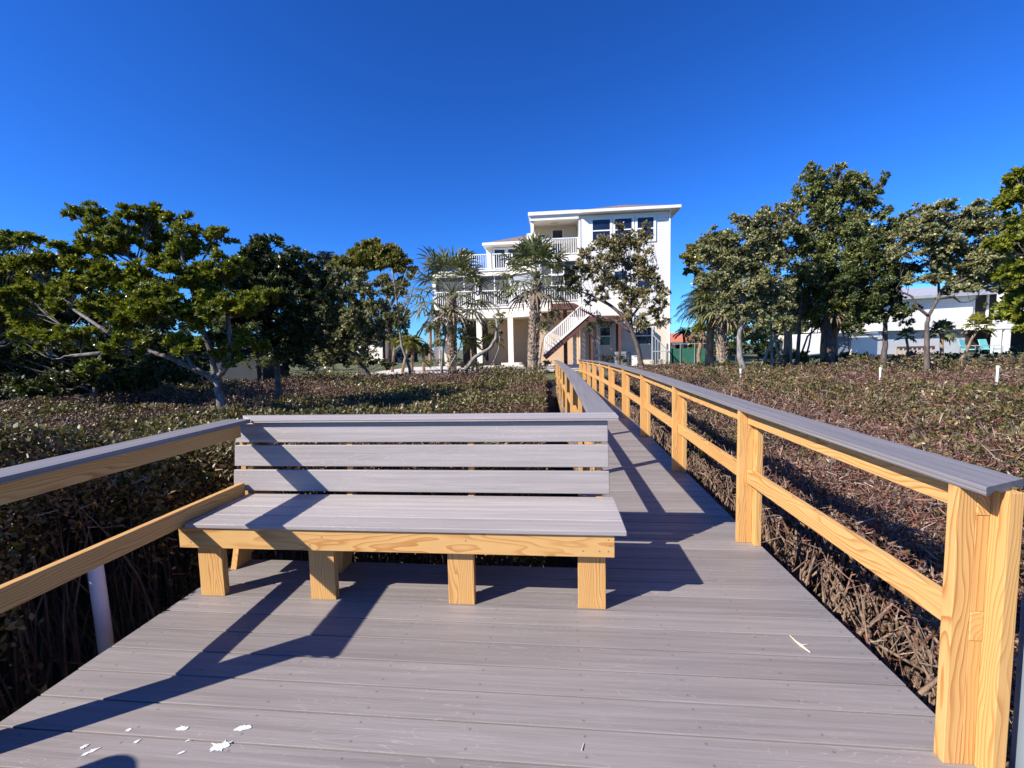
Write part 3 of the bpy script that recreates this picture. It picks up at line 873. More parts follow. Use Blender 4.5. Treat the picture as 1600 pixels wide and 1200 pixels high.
# left foreground mangroves
tree('mangrove_tree', 'near glossy mangrove tree with a forked pale trunk left of the bench', 'tree', 6.5,
     [[(350, 660), (344, 620), (337, 592)], [(337, 592), (352, 578), (362, 565)], [(337, 594), (322, 585), (300, 572), (285, 548, .1)], [(337, 592), (333, 560), (318, 520), (305, 470), (290, 420), (282, 385)], [(318, 520), (275, 480), (235, 440), (200, 400)], [(345, 585), (362, 540), (355, 490), (345, 450)],
      [(320, 585), (270, 560), (220, 545), (170, 520, -.3), (110, 480)], [(220, 545), (160, 552, -.5), (110, 556, -.5)]],
     [(235, 372, 42, 1.2, .3), (290, 385, 40, 1.2, .2), (185, 378, 38, 1.2), (135, 405, 38, 1.3, .3), (80, 425, 42, 1.3, .5), (200, 425, 44, 1.3, -.3), (265, 435, 46, 1.2, -.2), (345, 415, 36, 1.1, .1), (320, 445, 40, 1.2, .1),
      (120, 465, 44, 1.4, .2), (50, 475, 42, 1.4, .4), (180, 490, 40, 1.5, -.5), (250, 492, 38, 1.4, -.6), (330, 492, 40, 1.3, -.3), (120, 530, 26, 2.0, -.5), (55, 535, 24, 2.0, -.4), (395, 480, 34, 1.2, 0), (200, 545, 22, 2.0, -.6), (285, 540, 22, 1.6, -.5), (385, 535, 26, 1.3, .2), (140, 575, 14, 2.2, -.6), (360, 560, 16, 1.4, 0),
      (118, 336, 14, 1.2, .2), (145, 330, 13, 1.3, .2), (150, 358, 20, 1.4, .2), (345, 368, 19, 1.3, .2), (235, 335, 17, 1.5, .2), (275, 345, 17, 1.3, .2), (15, 378, 18, 1.4, .3), (200, 335, 14, 1.4)],
     .076, M['leaf_mangrove'], M['barkmangrove'], dens=165, k=7, up=1.1, rad=.085, wr=.46, sub=11, flat=.85, gap=.45, zbase=-1.25)
tree('mangrove_tree', 'dark mangrove tree with a single straight trunk behind the left end of the bench', 'tree', 8.2,
     [[(441, 655), (436, 610), (433, 570)], [(433, 572), (425, 530), (420, 480)]],
     [(425, 420, 48), (465, 450, 42), (395, 440, 44), (372, 480, 40), (430, 480, 50), (470, 500, 42), (400, 520, 44), (450, 540, 40), (495, 470, 30), (360, 540, 36), (410, 395, 30), (500, 530, 28), (425, 388, 20), (455, 402, 24), (487, 420, 22), (510, 450, 24), (380, 420, 26)],
     .075, M['leaf_dark'], M['barkdark'], dens=120, k=8, rad=.085, sub=7, flat=.75, zbase=-1.2)
tree('mangrove_tree', 'yellow tinged mangrove crown at the left edge of the photo', 'tree', 8.0,
     [[(-70, 660), (-60, 600), (-40, 540)]],
     [(10, 385, 32, 1.3), (48, 375, 20, 1.4), (-30, 420, 60), (20, 430, 46, 1.2), (60, 455, 40, 1.3), (10, 490, 46, 1.4), (-60, 500, 60), (50, 520, 30, 1.5), (-110, 420, 60)],
     .076, M['leaf_mangrove'], M['barkmangrove'], dens=150, k=7, rad=.09, flat=.6, zbase=-1.2)
tree('mangrove_tree', 'low dense mangrove clump under the forked tree, beside the shade-darkened shed', 'tree', 10.0,
     [[(150, 640), (150, 600), (155, 570)], [(250, 640), (250, 600), (240, 570)]],
     [(120, 575, 40, 1.5), (190, 575, 38, 1.5), (250, 575, 34, 1.4), (300, 572, 24, 1.3), (60, 585, 50, 1.5), (0, 590, 60, 1.5), (-60, 600, 60), (160, 540, 40, 1.4), (230, 540, 34, 1.4), (90, 540, 44, 1.4), (20, 640, 50, 1.6), (90, 625, 34, 1.8), (-40, 520, 60), (150, 590, 26, 1.8), (210, 590, 24, 1.8), (265, 588, 22, 1.8), (310, 588, 18, 1.6), (335, 560, 14, 1.2)],
     .10, M['leaf_dark'], M['barkdark'], dens=80, k=6, rad=.09, flat=.8, zbase=-1.0)
tree('buttonwood_tree', 'deep shaded dark tree mass low behind the left mangroves', 'tree', 11.5,
     [[(70, 640), (60, 590), (75, 540)], [(180, 630), (170, 590), (190, 540)]],
     [(30, 560, 70, 1.3), (110, 560, 66, 1.3), (190, 565, 60, 1.3), (-50, 560, 80, 1.3), (260, 560, 48, 1.3), (20, 500, 70, 1.2), (130, 480, 70, 1.3), (230, 480, 60, 1.2), (310, 555, 34, 1.2), (60, 620, 50, 1.6), (-20, 640, 60, 1.6)],
     .12, M['leaf_dark'], M['barkdark'], dens=110, k=7, rad=.12, flat=.8)
tree('buttonwood_tree', 'loose olive green tree between the dark mangrove and the domed tree', 'tree', 14.5,
     [[(578, 590), (560, 560), (535, 520), (520, 490)], [(600, 560), (600, 510), (605, 470)], [(560, 560), (580, 520), (610, 500)]],
     [(500, 450, 36), (540, 445, 34), (530, 480, 40), (500, 500, 34), (570, 465, 28), (595, 490, 24), (560, 510, 34), (520, 540, 34), (480, 475, 32), (565, 540, 30, 1.3), (490, 555, 28, 1.4), (600, 520, 18), (520, 425, 18), (455, 545, 24), (470, 510, 30), (455, 470, 26), (600, 450, 16), (615, 500, 20), (585, 530, 26), (545, 520, 30)],
     .10, M['leaf_olive'], M['barkdark'], dens=75, k=6, rad=.09, flat=.85, sub=6)
tree('domed_tree', 'broad domed tree with a greenish gold top behind the loose olive tree', 'tree', 27,
     [[(608, 560), (606, 520), (600, 470)], [(606, 500), (575, 460), (560, 430)], [(603, 490), (625, 450), (630, 430)]],
     [(585, 392, 22, 1.4), (560, 400, 24, 1.3), (608, 398, 22, 1.3), (628, 418, 18, 1.2), (540, 412, 20, 1.2), (590, 410, 26, 1.2), (634, 440, 13), (575, 385, 14, 1.7), (550, 430, 20), (620, 455, 16), (600, 440, 14)],
     .20, M['needle'], M['barkdark'], dens=210, k=7, rad=.2, wr=.45, flat=.6)
tree('bare_tree', 'thin leafless grey tree right of the domed tree', 'tree', 17,
     [[(640, 575), (628, 540), (622, 500), (618, 450), (612, 420)], [(624, 510), (640, 470), (648, 440)], [(622, 495), (600, 460), (592, 435)], [(620, 470), (630, 440), (636, 420)]],
     [(612, 440, 22), (640, 465, 20), (596, 450, 18), (625, 480, 18)],
     .06, M['leaf_bronze'], M['barkgrey'], dens=10, k=3, rad=.055, sub=8)
tree('shrub', 'dark leafy shrub at the yard edge below the loose olive tree', 'shrub', 17.2, [[(560, 582), (560, 570)]],
     [(540, 562, 18, 1.5), (565, 562, 16, 1.3), (590, 566, 13, 1.4), (515, 562, 18, 1.4), (480, 562, 20, 1.4), (450, 562, 20, 1.4), (610, 572, 7, 1.4), (415, 565, 16, 1.4), (380, 565, 16, 1.5), (535, 545, 14, 1.3), (500, 548, 14, 1.3)],
     .085, M['leaf_dark'], M['barkdark'], dens=120, k=6, rad=.03)
tree('shrub', 'light green shrub beside the slim dark trunk left of centre', 'shrub', 14.5, [[(410, 582), (410, 572)]],
     [(400, 566, 16, 1.3), (425, 568, 14, 1.3)], .06, M['leaf_green'], M['barkdark'], dens=95, k=6, rad=.03)

# sea grape / buttonwood in front of the house
tree('buttonwood_tree', 'bronze leaved tree with a leaning trunk in front of the white siding wing', 'tree', 19,
     [[(1003, 580), (998, 545), (988, 520), (975, 495), (955, 478), (938, 466)], [(988, 520), (985, 480), (975, 430)], [(980, 505), (1005, 470), (1020, 440)], [(955, 478), (925, 462), (905, 455)], [(988, 520), (958, 500), (930, 495), (905, 482)]],
     [(975, 370, 19), (993, 372, 15), (1012, 372, 9, .8), (950, 395, 26), (985, 402, 27), (925, 412, 22), (905, 428, 18), (955, 430, 28), (995, 437, 27), (1022, 448, 17), (930, 445, 16), (890, 440, 11), (1010, 470, 26), (1030, 480, 17), (980, 468, 21), (1037, 456, 8), (1035, 500, 13), (1010, 500, 18), (965, 385, 20), (1012, 355, 7), (912, 395, 12), (900, 445, 16), (893, 425, 12), (940, 460, 14), (918, 465, 12), (1000, 420, 22), (975, 495, 12)],
     .085, M['leaf_bronze'], M['barkdark'], dens=120, k=6, rad=.105, sub=6, flat=.9)
tree('young_tree', 'small leafy tree with a thin curved trunk right of the tall palm trunk', 'tree', 18.4,
     [[(842, 572), (846, 545), (850, 525), (862, 512)]], [(856, 500, 13, .9), (866, 492, 9), (850, 514, 9)],
     .075, M['leaf_olive'], M['barkgrey'], dens=80, k=6, rad=.035)
tree('young_tree', 'small crooked tree under the maroon stair landing', 'tree', 19.5,
     [[(935, 570), (932, 545), (922, 520), (928, 505)]], [(930, 500, 12, 1.4), (945, 508, 9, 1.2), (922, 512, 7)],
     .075, M['leaf_olive'], M['barkgrey'], dens=60, k=6, rad=.04)
tree('sea_grape_tree', 'leafy multi stemmed bush tree at the foot of the left palm', 'tree', 18.6,
     [[(690, 578), (692, 545), (698, 515)], [(700, 578), (718, 545), (726, 510), (732, 490)], [(698, 520), (690, 495)]],
     [(684, 492, 17), (703, 490, 17), (718, 503, 14), (693, 512, 17), (712, 520, 14), (679, 512, 13), (728, 508, 10), (728, 530, 9), (690, 535, 12)],
     .085, M['leaf_olive'], M['barkgrey'], dens=80, k=6, rad=.065)
tree('sea_grape_tree', 'bent nearly bare trunk curving up with a few leaves in front of the porch', 'tree', 18.3,
     [[(728, 578), (742, 558), (765, 545), (774, 530), (777, 512), (776, 500), (770, 493)], [(777, 510), (783, 500), (781, 490)]],
     [(781, 490, 6), (768, 508, 6), (782, 503, 5)],
     .075, M['leaf_olive'], M['barkgrey'], dens=40, k=5, rad=.085, sub=4)
tree('sea_grape_tree', 'thin curved bare trunk beside the bent one in front of the porch', 'tree', 18.8,
     [[(762, 580), (774, 560), (779, 545), (781, 525)], [(755, 580), (745, 560), (737, 545)], [(757, 580), (758, 562), (750, 540)]],
     [(781, 520, 4), (738, 540, 4)],
     .07, M['leaf_olive'], M['barkgrey'], dens=30, k=5, rad=.03, sub=3)

# right hand trees
tree('umbrella_pine', 'rounded pine crown against the sky right of the white siding wing', 'tree', 33,
     [[(1130, 560), (1128, 500), (1118, 450)], [(1122, 470), (1095, 440), (1082, 425)]],
     [(1082, 403, 15, 1.2), (1095, 388, 15, 1.3), (1078, 425, 11, 1.2), (1100, 408, 20, 1.2), (1115, 380, 16, 1.2), (1120, 410, 18)],
     .2, M['needle'], M['barkdark'], dens=230, k=7, rad=.16, wr=.45, flat=.65)
tree('buttonwood_tree', 'olive green tree with a curved pale trunk just right of the umbrella pine', 'tree', 16.5,
     [[(1172, 592), (1158, 568), (1155, 535), (1158, 510)], [(1158, 515), (1160, 470), (1175, 430), (1185, 400)], [(1158, 512), (1175, 495), (1190, 480)]],
     [(1160, 385, 30), (1130, 400, 30), (1110, 415, 22), (1150, 420, 34), (1190, 400, 34), (1120, 385, 22), (1180, 440, 36), (1205, 370, 24), (1155, 338, 10), (1155, 355, 15), (1140, 450, 22), (1170, 480, 24), (1210, 430, 30), (1195, 470, 28), (1180, 505, 16), (1130, 365, 16), (1200, 345, 22), (1222, 335, 20), (1185, 360, 26), (1128, 380, 24), (1100, 440, 16), (1125, 455, 22), (1215, 470, 24), (1150, 490, 18), (1225, 500, 20)],
     .095, M['leaf_olive'], M['barkgrey'], dens=100, k=6, rad=.125, sub=7, flat=.85)
tree('oak_tree', 'tallest tree on the right, its crown rising above the others', 'tree', 18.5,
     [[(1300, 580), (1296, 530), (1290, 480), (1290, 430)], [(1292, 470), (1330, 420), (1340, 370)], [(1290, 440), (1255, 400), (1245, 370)], [(1292, 420), (1295, 360), (1300, 320)], [(1246, 560), (1250, 500), (1252, 440)]],
     [(1275, 290, 26), (1305, 285, 28), (1340, 292, 26), (1362, 282, 15), (1262, 315, 20), (1300, 318, 32), (1335, 318, 28), (1370, 302, 8), (1236, 335, 17), (1265, 350, 30), (1300, 355, 36), (1340, 352, 32), (1225, 360, 20), (1240, 385, 30), (1280, 395, 38), (1325, 395, 38), (1365, 370, 28), (1215, 400, 24), (1250, 430, 34), (1295, 440, 38), (1340, 440, 36), (1370, 410, 28), (1385, 350, 20), (1395, 375, 24), (1410, 350, 16), (1230, 460, 28), (1270, 470, 30), (1320, 480, 30), (1265, 268, 12), (1315, 262, 10)],
     .105, M['leaf_green'], M['barkdark'], dens=105, k=6, rad=.16, sub=7, flat=.8)
tree('buttonwood_tree', 'dark tree with a slim leaning trunk in front of the white neighbouring house', 'tree', 16.8,
     [[(1373, 590), (1382, 560), (1384, 530), (1382, 500)], [(1383, 505), (1370, 460), (1360, 430)], [(1383, 505), (1400, 465), (1410, 440)]],
     [(1370, 440, 34), (1345, 470, 30), (1395, 460, 32), (1375, 490, 28), (1350, 500, 20), (1400, 420, 26), (1410, 490, 18), (1330, 445, 26), (1360, 400, 24), (1385, 395, 20), (1340, 515, 12)],
     .10, M['leaf_dark'], M['barkdark'], dens=95, k=6, rad=.11, sub=7, flat=.8)
tree('buttonwood_tree', 'spreading tree with a Y forked dark trunk in front of the neighbouring house', 'tree', 15.5,
     [[(1448, 580), (1448, 540), (1450, 505), (1452, 490)], [(1452, 492), (1468, 462), (1466, 440), (1455, 410)], [(1451, 494), (1433, 480), (1425, 463), (1405, 455)], [(1462, 466), (1490, 464), (1500, 472)], [(1468, 455), (1520, 430), (1550, 420)]],
     [(1470, 335, 22), (1445, 350, 24), (1490, 345, 26), (1525, 345, 26), (1555, 350, 22), (1430, 375, 24), (1465, 370, 30), (1505, 378, 34), (1545, 380, 32), (1415, 400, 20), (1480, 400, 28), (1525, 410, 32), (1565, 400, 26), (1500, 425, 20, 1.4), (1475, 320, 10), (1435, 325, 9), (1525, 322, 8), (1408, 365, 14), (1440, 440, 14, 1.4), (1555, 430, 24, 1.4), (1415, 440, 12), (1500, 450, 16, 1.8), (1540, 452, 16, 1.8), (1580, 450, 20, 1.5), (1470, 435, 14, 1.6), (1605, 440, 24), (1595, 380, 30)],
     .095, M['leaf_olive'], M['barkdark'], dens=88, k=6, rad=.085, sub=7, flat=.7)
tree('mangrove_tree', 'yellowish green mangrove crown cut by the right edge of the photo', 'tree', 7.5,
     [[(1680, 640), (1670, 560), (1660, 470)], [(1665, 520), (1640, 470), (1620, 420)]],
     [(1608, 300, 30), (1640, 330, 50), (1590, 380, 26, 1.1), (1620, 390, 40), (1600, 425, 28, 1.3), (1680, 390, 70), (1585, 415, 12, 1.3), (1612, 480, 20, 1.2), (1630, 490, 40), (1600, 345, 20), (1588, 275, 8), (1660, 460, 50), (1600, 512, 10, 1.5)],
     .07, M['leaf_mangrove'], M['barkmangrove'], dens=130, k=6, rad=.09, sub=6, flat=.7, zbase=-1.2)
tree('shrub', 'low dark green scrub under the trees at the right yard edge', 'shrub', 18.9, [[(1300, 585), (1300, 575)]],
     [(1230, 563, 13, 1.8), (1270, 564, 13, 1.8), (1310, 563, 13, 1.8), (1350, 562, 12, 1.8), (1400, 562, 11, 1.8), (1200, 564, 11, 1.6), (1440, 560, 11, 1.8), (1480, 558, 9, 1.8), (1530, 556, 9, 2), (1580, 552, 10, 2), (1130, 568, 9, 1.6), (1090, 572, 9, 1.6), (1060, 574, 8, 1.6), (1250, 556, 8, 1.6), (1330, 556, 8, 1.6)],
     .085, M['leaf_dark'], M['barkdark'], dens=90, k=6, rad=.03)
tree('shrub', 'sprawling shrub against the base of the house by the stair', 'shrub', 22.5, [[(960, 572), (960, 565)]],
     [(945, 562, 9, 1.4), (960, 560, 9, 1.4), (975, 562, 8, 1.4)], .07, M['leaf_bronze'], M['barkdark'], dens=70, k=6, rad=.02)
tree('shrub', 'yellow green hedge bush behind the right hand trunks', 'shrub', 22, [[(1185, 560), (1185, 545)]],
     [(1180, 530, 16), (1195, 525, 14), (1180, 550, 14), (1150, 552, 12, 1.6), (1200, 550, 13)], .09, M['leaf_green'], M['barkdark'], dens=90, k=6, rad=.04)
tree('shrub', 'clipped green bush beside the green screened fence', 'shrub', 27, [[(1150, 560), (1150, 550)]],
     [(1140, 548, 12, 1.6), (1115, 550, 10, 1.6), (1160, 548, 10)], .09, M['leaf_green'], M['barkdark'], dens=110, k=6, rad=.04)

tree('shrub', 'long green hedge at the far side of the lawn left of the house', 'shrub', 25, [[(520, 565), (520, 555)]],
     [(430, 552, 22, 1.6), (480, 552, 20, 1.6), (530, 552, 20, 1.6), (575, 556, 12, 1.6), (390, 550, 20, 1.5)], .12, M['leaf_green'], M['barkdark'], dens=70, k=6, rad=.04)
tree('shrub', 'low leafy bush at the foot of the house columns, left of the booted palm', 'shrub', 19.2, [[(700, 578), (700, 572)]],
     [(668, 568, 8, 1.5), (690, 566, 10, 1.4), (715, 568, 9, 1.5), (745, 570, 7, 1.5), (830, 568, 8, 1.3), (850, 570, 7, 1.3)], .075, M['leaf_olive'], M['barkdark'], dens=110, k=6, rad=.02)
# bare crossing trunks among the right palms
def bare(label, D, lines, rad):
    c = at(lines[0][0][0], lines[0][0][1], D)
    mb = MB()
    for ln in lines:
        pts = [at(q[0], q[1], D) for q in ln]; pts[0].z = min(pts[0].z, ground_z(D) + .05)
        n = len(pts); mb.tube(pts, [rad * (1.1 - .5 * i / (n - 1)) for i in range(n)], 7)
    r = thing('leafless_tree', (c.x, D, ground_z(D)), label, 'tree')
    mb.build('trunk', M['barkgrey'], r, smooth=True)
bare('pale bare trunk leaning right among the palms on the right', 17.5, [[(1186, 572), (1200, 545), (1215, 525), (1228, 510)], [(1208, 534), (1205, 510)]], .055)
bare('pale bare trunk leaning left behind the crossing one', 18, [[(1226, 568), (1214, 545), (1210, 520)], [(1236, 565), (1236, 520), (1232, 480)]], .05)
bare('thin pale branch rising past the parked boat', 19, [[(1255, 570), (1264, 540), (1270, 505)], [(1245, 545), (1262, 525), (1280, 510)]], .04)

# ------------------------------------------------------------------ palms
def fan_leaf(mb, base, d, pet, R, nl=15, droop=.35, mi=0, w=.07):
    d = Vector(d).normalized(); up = Vector((0, 0, 1))
    side = d.cross(up)
    if side.length < .05: side = Vector((1, 0, 0))
    side.normalize(); nrm = side.cross(d).normalized()
    hub = base + d * pet + Vector((0, 0, -.10 * pet * (1 - abs(d.z))))
    mb.tube([base, base.lerp(hub, .5) + Vector((0, 0, .03)), hub], [.016, .012, .008], 4, mi)
    for j in range(nl):
        a = (j / (nl - 1) - .5) * math.radians(215) + random.gauss(0, .05)
        dd = (d * math.cos(a) + side * math.sin(a) + nrm * random.uniform(-.08, .16)).normalized()
        ln = R * (1 - .28 * abs(a) / 2) * random.uniform(.88, 1.08)
        p1 = hub + dd * ln * .45
        tip = hub + dd * ln + Vector((0, 0, -droop * ln * random.uniform(.4, 1.2)))
        p2 = hub + dd * ln * .78 + Vector((0, 0, -droop * ln * .35))
        s = dd.cross(nrm + Vector((random.uniform(-.4, .4), random.uniform(-.4, .4), 0))).normalized() * w
        mb.add([hub - s * .15, hub + s * .15, p1 + s * .5, p1 - s * .5, p2 + s * .35, p2 - s * .35, tip], [(0, 1, 2, 3), (3, 2, 4, 5), (5, 4, 6)], mi)
def sabal(label, D, base_px, top_px, R_px, nf=34, mat='frond', trunk_r=.17, boots=True, group='fan palms', dead=3, seed=1, zg=None, pet=.75):
    random.seed(seed)
    gz = ground_z(D) if zg is None else zg
    t = at(*top_px, D); b = at(*base_px, D); b.z = gz
    root = thing('fan_palm', (b.x, D, gz), label, 'palm', group)
    mb = MB()
    pts = [Vector((b.x, D, gz - .1)), b.lerp(t, .33) + Vector((random.gauss(0, .04), 0, 0)), b.lerp(t, .66), t]
    mb.tube(pts, [trunk_r * 1.15, trunk_r, trunk_r * .95, trunk_r * 1.05], 12)
    if boots:
        H = (t - b).length; nb = int(H / .085)
        for i in range(nb):
            f = .12 + .88 * i / nb
            for j in range(6):
                a = j * math.pi / 3 + (i % 2) * math.pi / 6 + random.gauss(0, .1)
                c = b.lerp(t, f); o_ = Vector((math.cos(a), math.sin(a), 0))
                ln = random.uniform(.10, .22)
                mb.beam(c + o_ * trunk_r * .85, c + o_ * (trunk_r + .055) + Vector((0, 0, ln)), .055, .022)
    mb.build('trunk', M['barkboot' if boots else 'barkpalm'], root)
    mb = MB(); R = R_px * D / FPX
    for i in range(nf):
        el = math.radians(-38 + 118 * ((i + .5) / nf) ** .9); a = i * 2.399 + random.gauss(0, .2)
        d = (math.cos(a) * math.cos(el), math.sin(a) * math.cos(el), math.sin(el))
        L_ = R * random.uniform(.85, 1.1)
        fan_leaf(mb, t + Vector((0, 0, .1)), d, L_ * pet * .62, L_ * (.52 if pet < .9 else .48), droop=.30 + .25 * (1 - i / nf), mi=(1 if i < dead else 0), w=.085 * max(1, D / 22))
    mb.build('crown', [M[mat], M['frond_dead']], root)
    return root
sabal('shaggy spreading fan palm left of the house, trunk half hidden by leaves', 20, (706, 575), (706, 462), 82, nf=44, seed=3, pet=1.0, trunk_r=.19)
sabal('fan palm with a criss cross booted trunk in front of the house porch', 18.8, (832, 575), (838, 440), 72, nf=42, seed=5, pet=1.0, trunk_r=.20)
sabal('fan palm with an orange brown trunk nearest the green screened fence', 21, (1108, 562), (1112, 478), 52, nf=32, seed=7, trunk_r=.17, boots=False)
sabal('fan palm with a stout brown trunk in front of the fence, silver tinted fronds', 19.5, (1129, 575), (1126, 482), 62, nf=40, seed=9, trunk_r=.19)
sabal('yellow green fan palm under the right trees beside the tallest trunk', 18.9, (1290, 575), (1290, 482), 44, nf=30, mat='frond_yellow', seed=11, trunk_r=.15, boots=False)
sabal('short fan palm with hanging tan fronds in front of the parked boat', 19.4, (1303, 575), (1302, 500), 46, nf=26, mat='frond_yellow', seed=13, trunk_r=.14, boots=False, dead=8)
sabal('yellow green fan palm left of the tallest tree trunk', 19.2, (1228, 570), (1232, 478), 34, nf=24, mat='frond_yellow', seed=15, trunk_r=.12, boots=False)
sabal('small drooping dry fan palm by the red tiled house', 24, (1093, 565), (1095, 525), 22, nf=16, mat='frond_yellow', seed=17, trunk_r=.1, boots=False, dead=7)
sabal('tiny fan palm against the grey wall of the neighbouring house', 22, (1423, 560), (1416, 528), 16, nf=10, mat='frond_yellow', seed=19, trunk_r=.05, boots=False, dead=1)
sabal('young fan palm right of the Y forked tree', 21, (1470, 562), (1472, 522), 24, nf=18, mat='frond', seed=21, trunk_r=.07, boots=False, dead=2)
sabal('leaning fan palm near the turquoise chairs', 21, (1496, 560), (1528, 514), 24, nf=14, mat='frond_yellow', seed=23, trunk_r=.05, boots=False, dead=2)

def feather(mb, base, d, ln, droop, nl=26, lw=.03, ll=.28, mi=0):
    d = Vector(d).normalized(); pts = []
    for k in range(8):
        t = k / 7; pts.append(base + d * ln * t + Vector((0, 0, -droop * ln * t * t)))
    mb.tube(pts, [.014 * (1 - .8 * k / 7) for k in range(8)], 4, mi)
    for j in range(nl):
        t = .12 + .86 * j / nl; i = min(6, int(t * 7)); f = t * 7 - i
        p = pts[i].lerp(pts[i + 1], f); tan = (pts[i + 1] - pts[i]).normalized()
        s = tan.cross(Vector((0, 0, 1)))
        if s.length < .1: s = Vector((1, 0, 0))
        s.normalize()
        for sg in (-1, 1):
            q = (s * sg + tan * .55 + Vector((0, 0, random.uniform(-.35, .1)))).normalized()
            l_ = ll * (1 - .55 * abs(t - .4)) * random.uniform(.8, 1.1)
            w = q.cross(Vector((0, 0, 1)))
            w = (w.normalized() if w.length > .05 else Vector((1, 0, 0))) * lw
            tip = p + q * l_ + Vector((0, 0, -l_ * .3))
            mb.add([p - w * .4, p + w * .4, p.lerp(tip, .5) + w * .5, tip, p.lerp(tip, .5) - w * .5], [(0, 1, 2, 3, 4)], mi)
def date_palm(label, D, base_px, top_px, R_px, nf=22, mat='frond_yellow', r=.07, seed=1, name='feather_palm', zg=None, bk='barkpalm'):
    random.seed(seed)
    gz = ground_z(D) if zg is None else zg
    t = at(*top_px, D); b = at(*base_px, D); b.z = gz
    root = thing(name, (b.x, D, gz), label, 'palm', 'feather palms')
    MB().tube([Vector((b.x, D, gz - .1)), b.lerp(t, .5), t, t + Vector((0, 0, .15))], [r * 1.1, r, r * 1.1, r * .6], 10).build('trunk', M[bk], root, smooth=True)
    mb = MB(); R = R_px * D / FPX
    for i in range(nf):
        el = math.radians(-15 + 95 * (i + .5) / nf); a = i * 2.399
        feather(mb, t, (math.cos(a) * math.cos(el), math.sin(a) * math.cos(el), math.sin(el)), R * random.uniform(.85, 1.1), .55, ll=R * .33, lw=.022 * max(1, D / 20))
    mb.build('crown', M[mat], root)
date_palm('yellow green feather palm left of the two left yard palms', 21, (612, 572), (618, 530), 24, seed=31)
date_palm('bright feather palm clump with pale thin trunks left of the house', 20.5, (627, 574), (640, 535), 26, seed=32)
date_palm('feather palm with a reddish crownshaft beside the house corner column', 21, (643, 574), (646, 532), 22, seed=33)
date_palm('small feather palm next to the first porch column', 20.8, (662, 574), (662, 545), 18, seed=34, mat='frond_dark')
date_palm('feather palm in front of the dark garage opening', 20, (738, 574), (737, 535), 22, seed=35)
date_palm('feather palm in front of the tan porch wall', 20, (750, 574), (768, 528), 22, seed=36, r=.04)
date_palm('tall feather palm silhouetted above the trees on the left', 34, (508, 560), (510, 402), 24, nf=26, mat='frond_dark', r=.16, seed=37)
date_palm('dark feather palm touching the sky beside the umbrella pine', 26, (1098, 560), (1096, 470), 40, nf=26, mat='frond_dark', r=.16, seed=38)
date_palm('dark feather palm low behind the left fan palm', 27, (672, 560), (672, 510), 20, nf=18, mat='frond_dark', r=.1, seed=39)
date_palm('small round headed palm against the orange roof', 30, (1072, 560), (1068, 518), 16, nf=18, mat='frond_dark', r=.08, seed=40)

# ------------------------------------------------------------------ buildings
def frame_window(par, x0, x1, z0, z1, y, mull=True, trim=.09, glass='glass', name='window'):
    mb = MB()
    mb.box(x0 - trim, x1 + trim, y - .05, y - .003, z1, z1 + trim); mb.box(x0 - trim, x1 + trim, y - .05, y - .003, z0 - trim, z0)
    mb.box(x0 - trim, x0, y - .05, y - .003, z0, z1); mb.box(x1, x1 + trim, y - .05, y - .003, z0, z1)
    if mull: mb.box(x0, x1, y - .045, y - .004, (z0 + z1) / 2 - .035, (z0 + z1) / 2 + .035)
    f = mb.build(name, M['white'], par)
    MB().box(x0, x1, y - .02, y - .0035, z0, z1).build('pane', M[glass], f)
    return f
def railing(par, a, b, h=.95, sp=.13, mat='white', posts=1.6, name='balcony_railing', bw=.035):
    a, b = Vector(a), Vector(b); mb = MB(); n = max(1, int((b - a).length / sp)); up = Vector((0, 0, 1))
    mb.beam(a + up * h, b + up * h, .07, .05); mb.beam(a + up * .09, b + up * .09, .05, .05)
    for i in range(n + 1):
        p = a.lerp(b, i / n); mb.beam(p + up * .1, p + up * (h - .02), bw, bw, up=Vector((0, 1, 0)))
    m_ = max(1, int((b - a).length / posts))
    for i in range(m_ + 1):
        p = a.lerp(b, i / m_); mb.beam(p, p + up * (h + .03), .09, .09, up=Vector((0, 1, 0)))
    return mb.build(name, M[mat], par)

Y1 = 26.0
GZ = ground_z(Y1)
xr0, xr1 = ax(905, Y1, 400), ax(1047, Y1, 400)
ztop = az(333, Y1, 975)
house = thing('stilt_house', (0, Y1, GZ), 'three storey white and beige house with balconies and a stair where the walkway ends', 'house')
zs = az(503, Y1, 1000)                                   # siding starts here
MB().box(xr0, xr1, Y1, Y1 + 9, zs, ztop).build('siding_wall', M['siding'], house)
MB().box(xr0 + .02, xr1 - .02, Y1 + .02, Y1 + 9, GZ - .2, zs).build('ground_floor_wall', M['stucco'], house)
mb = MB()
for x in (xr0 - .01, xr1 - .09): mb.box(x, x + .10, Y1 - .03, Y1 + .12, zs, ztop)
mb.box(xr0, xr1, Y1 - .035, Y1 - .002, zs - .13, zs - .002)
mb.build('corner_boards', M['white'], house)
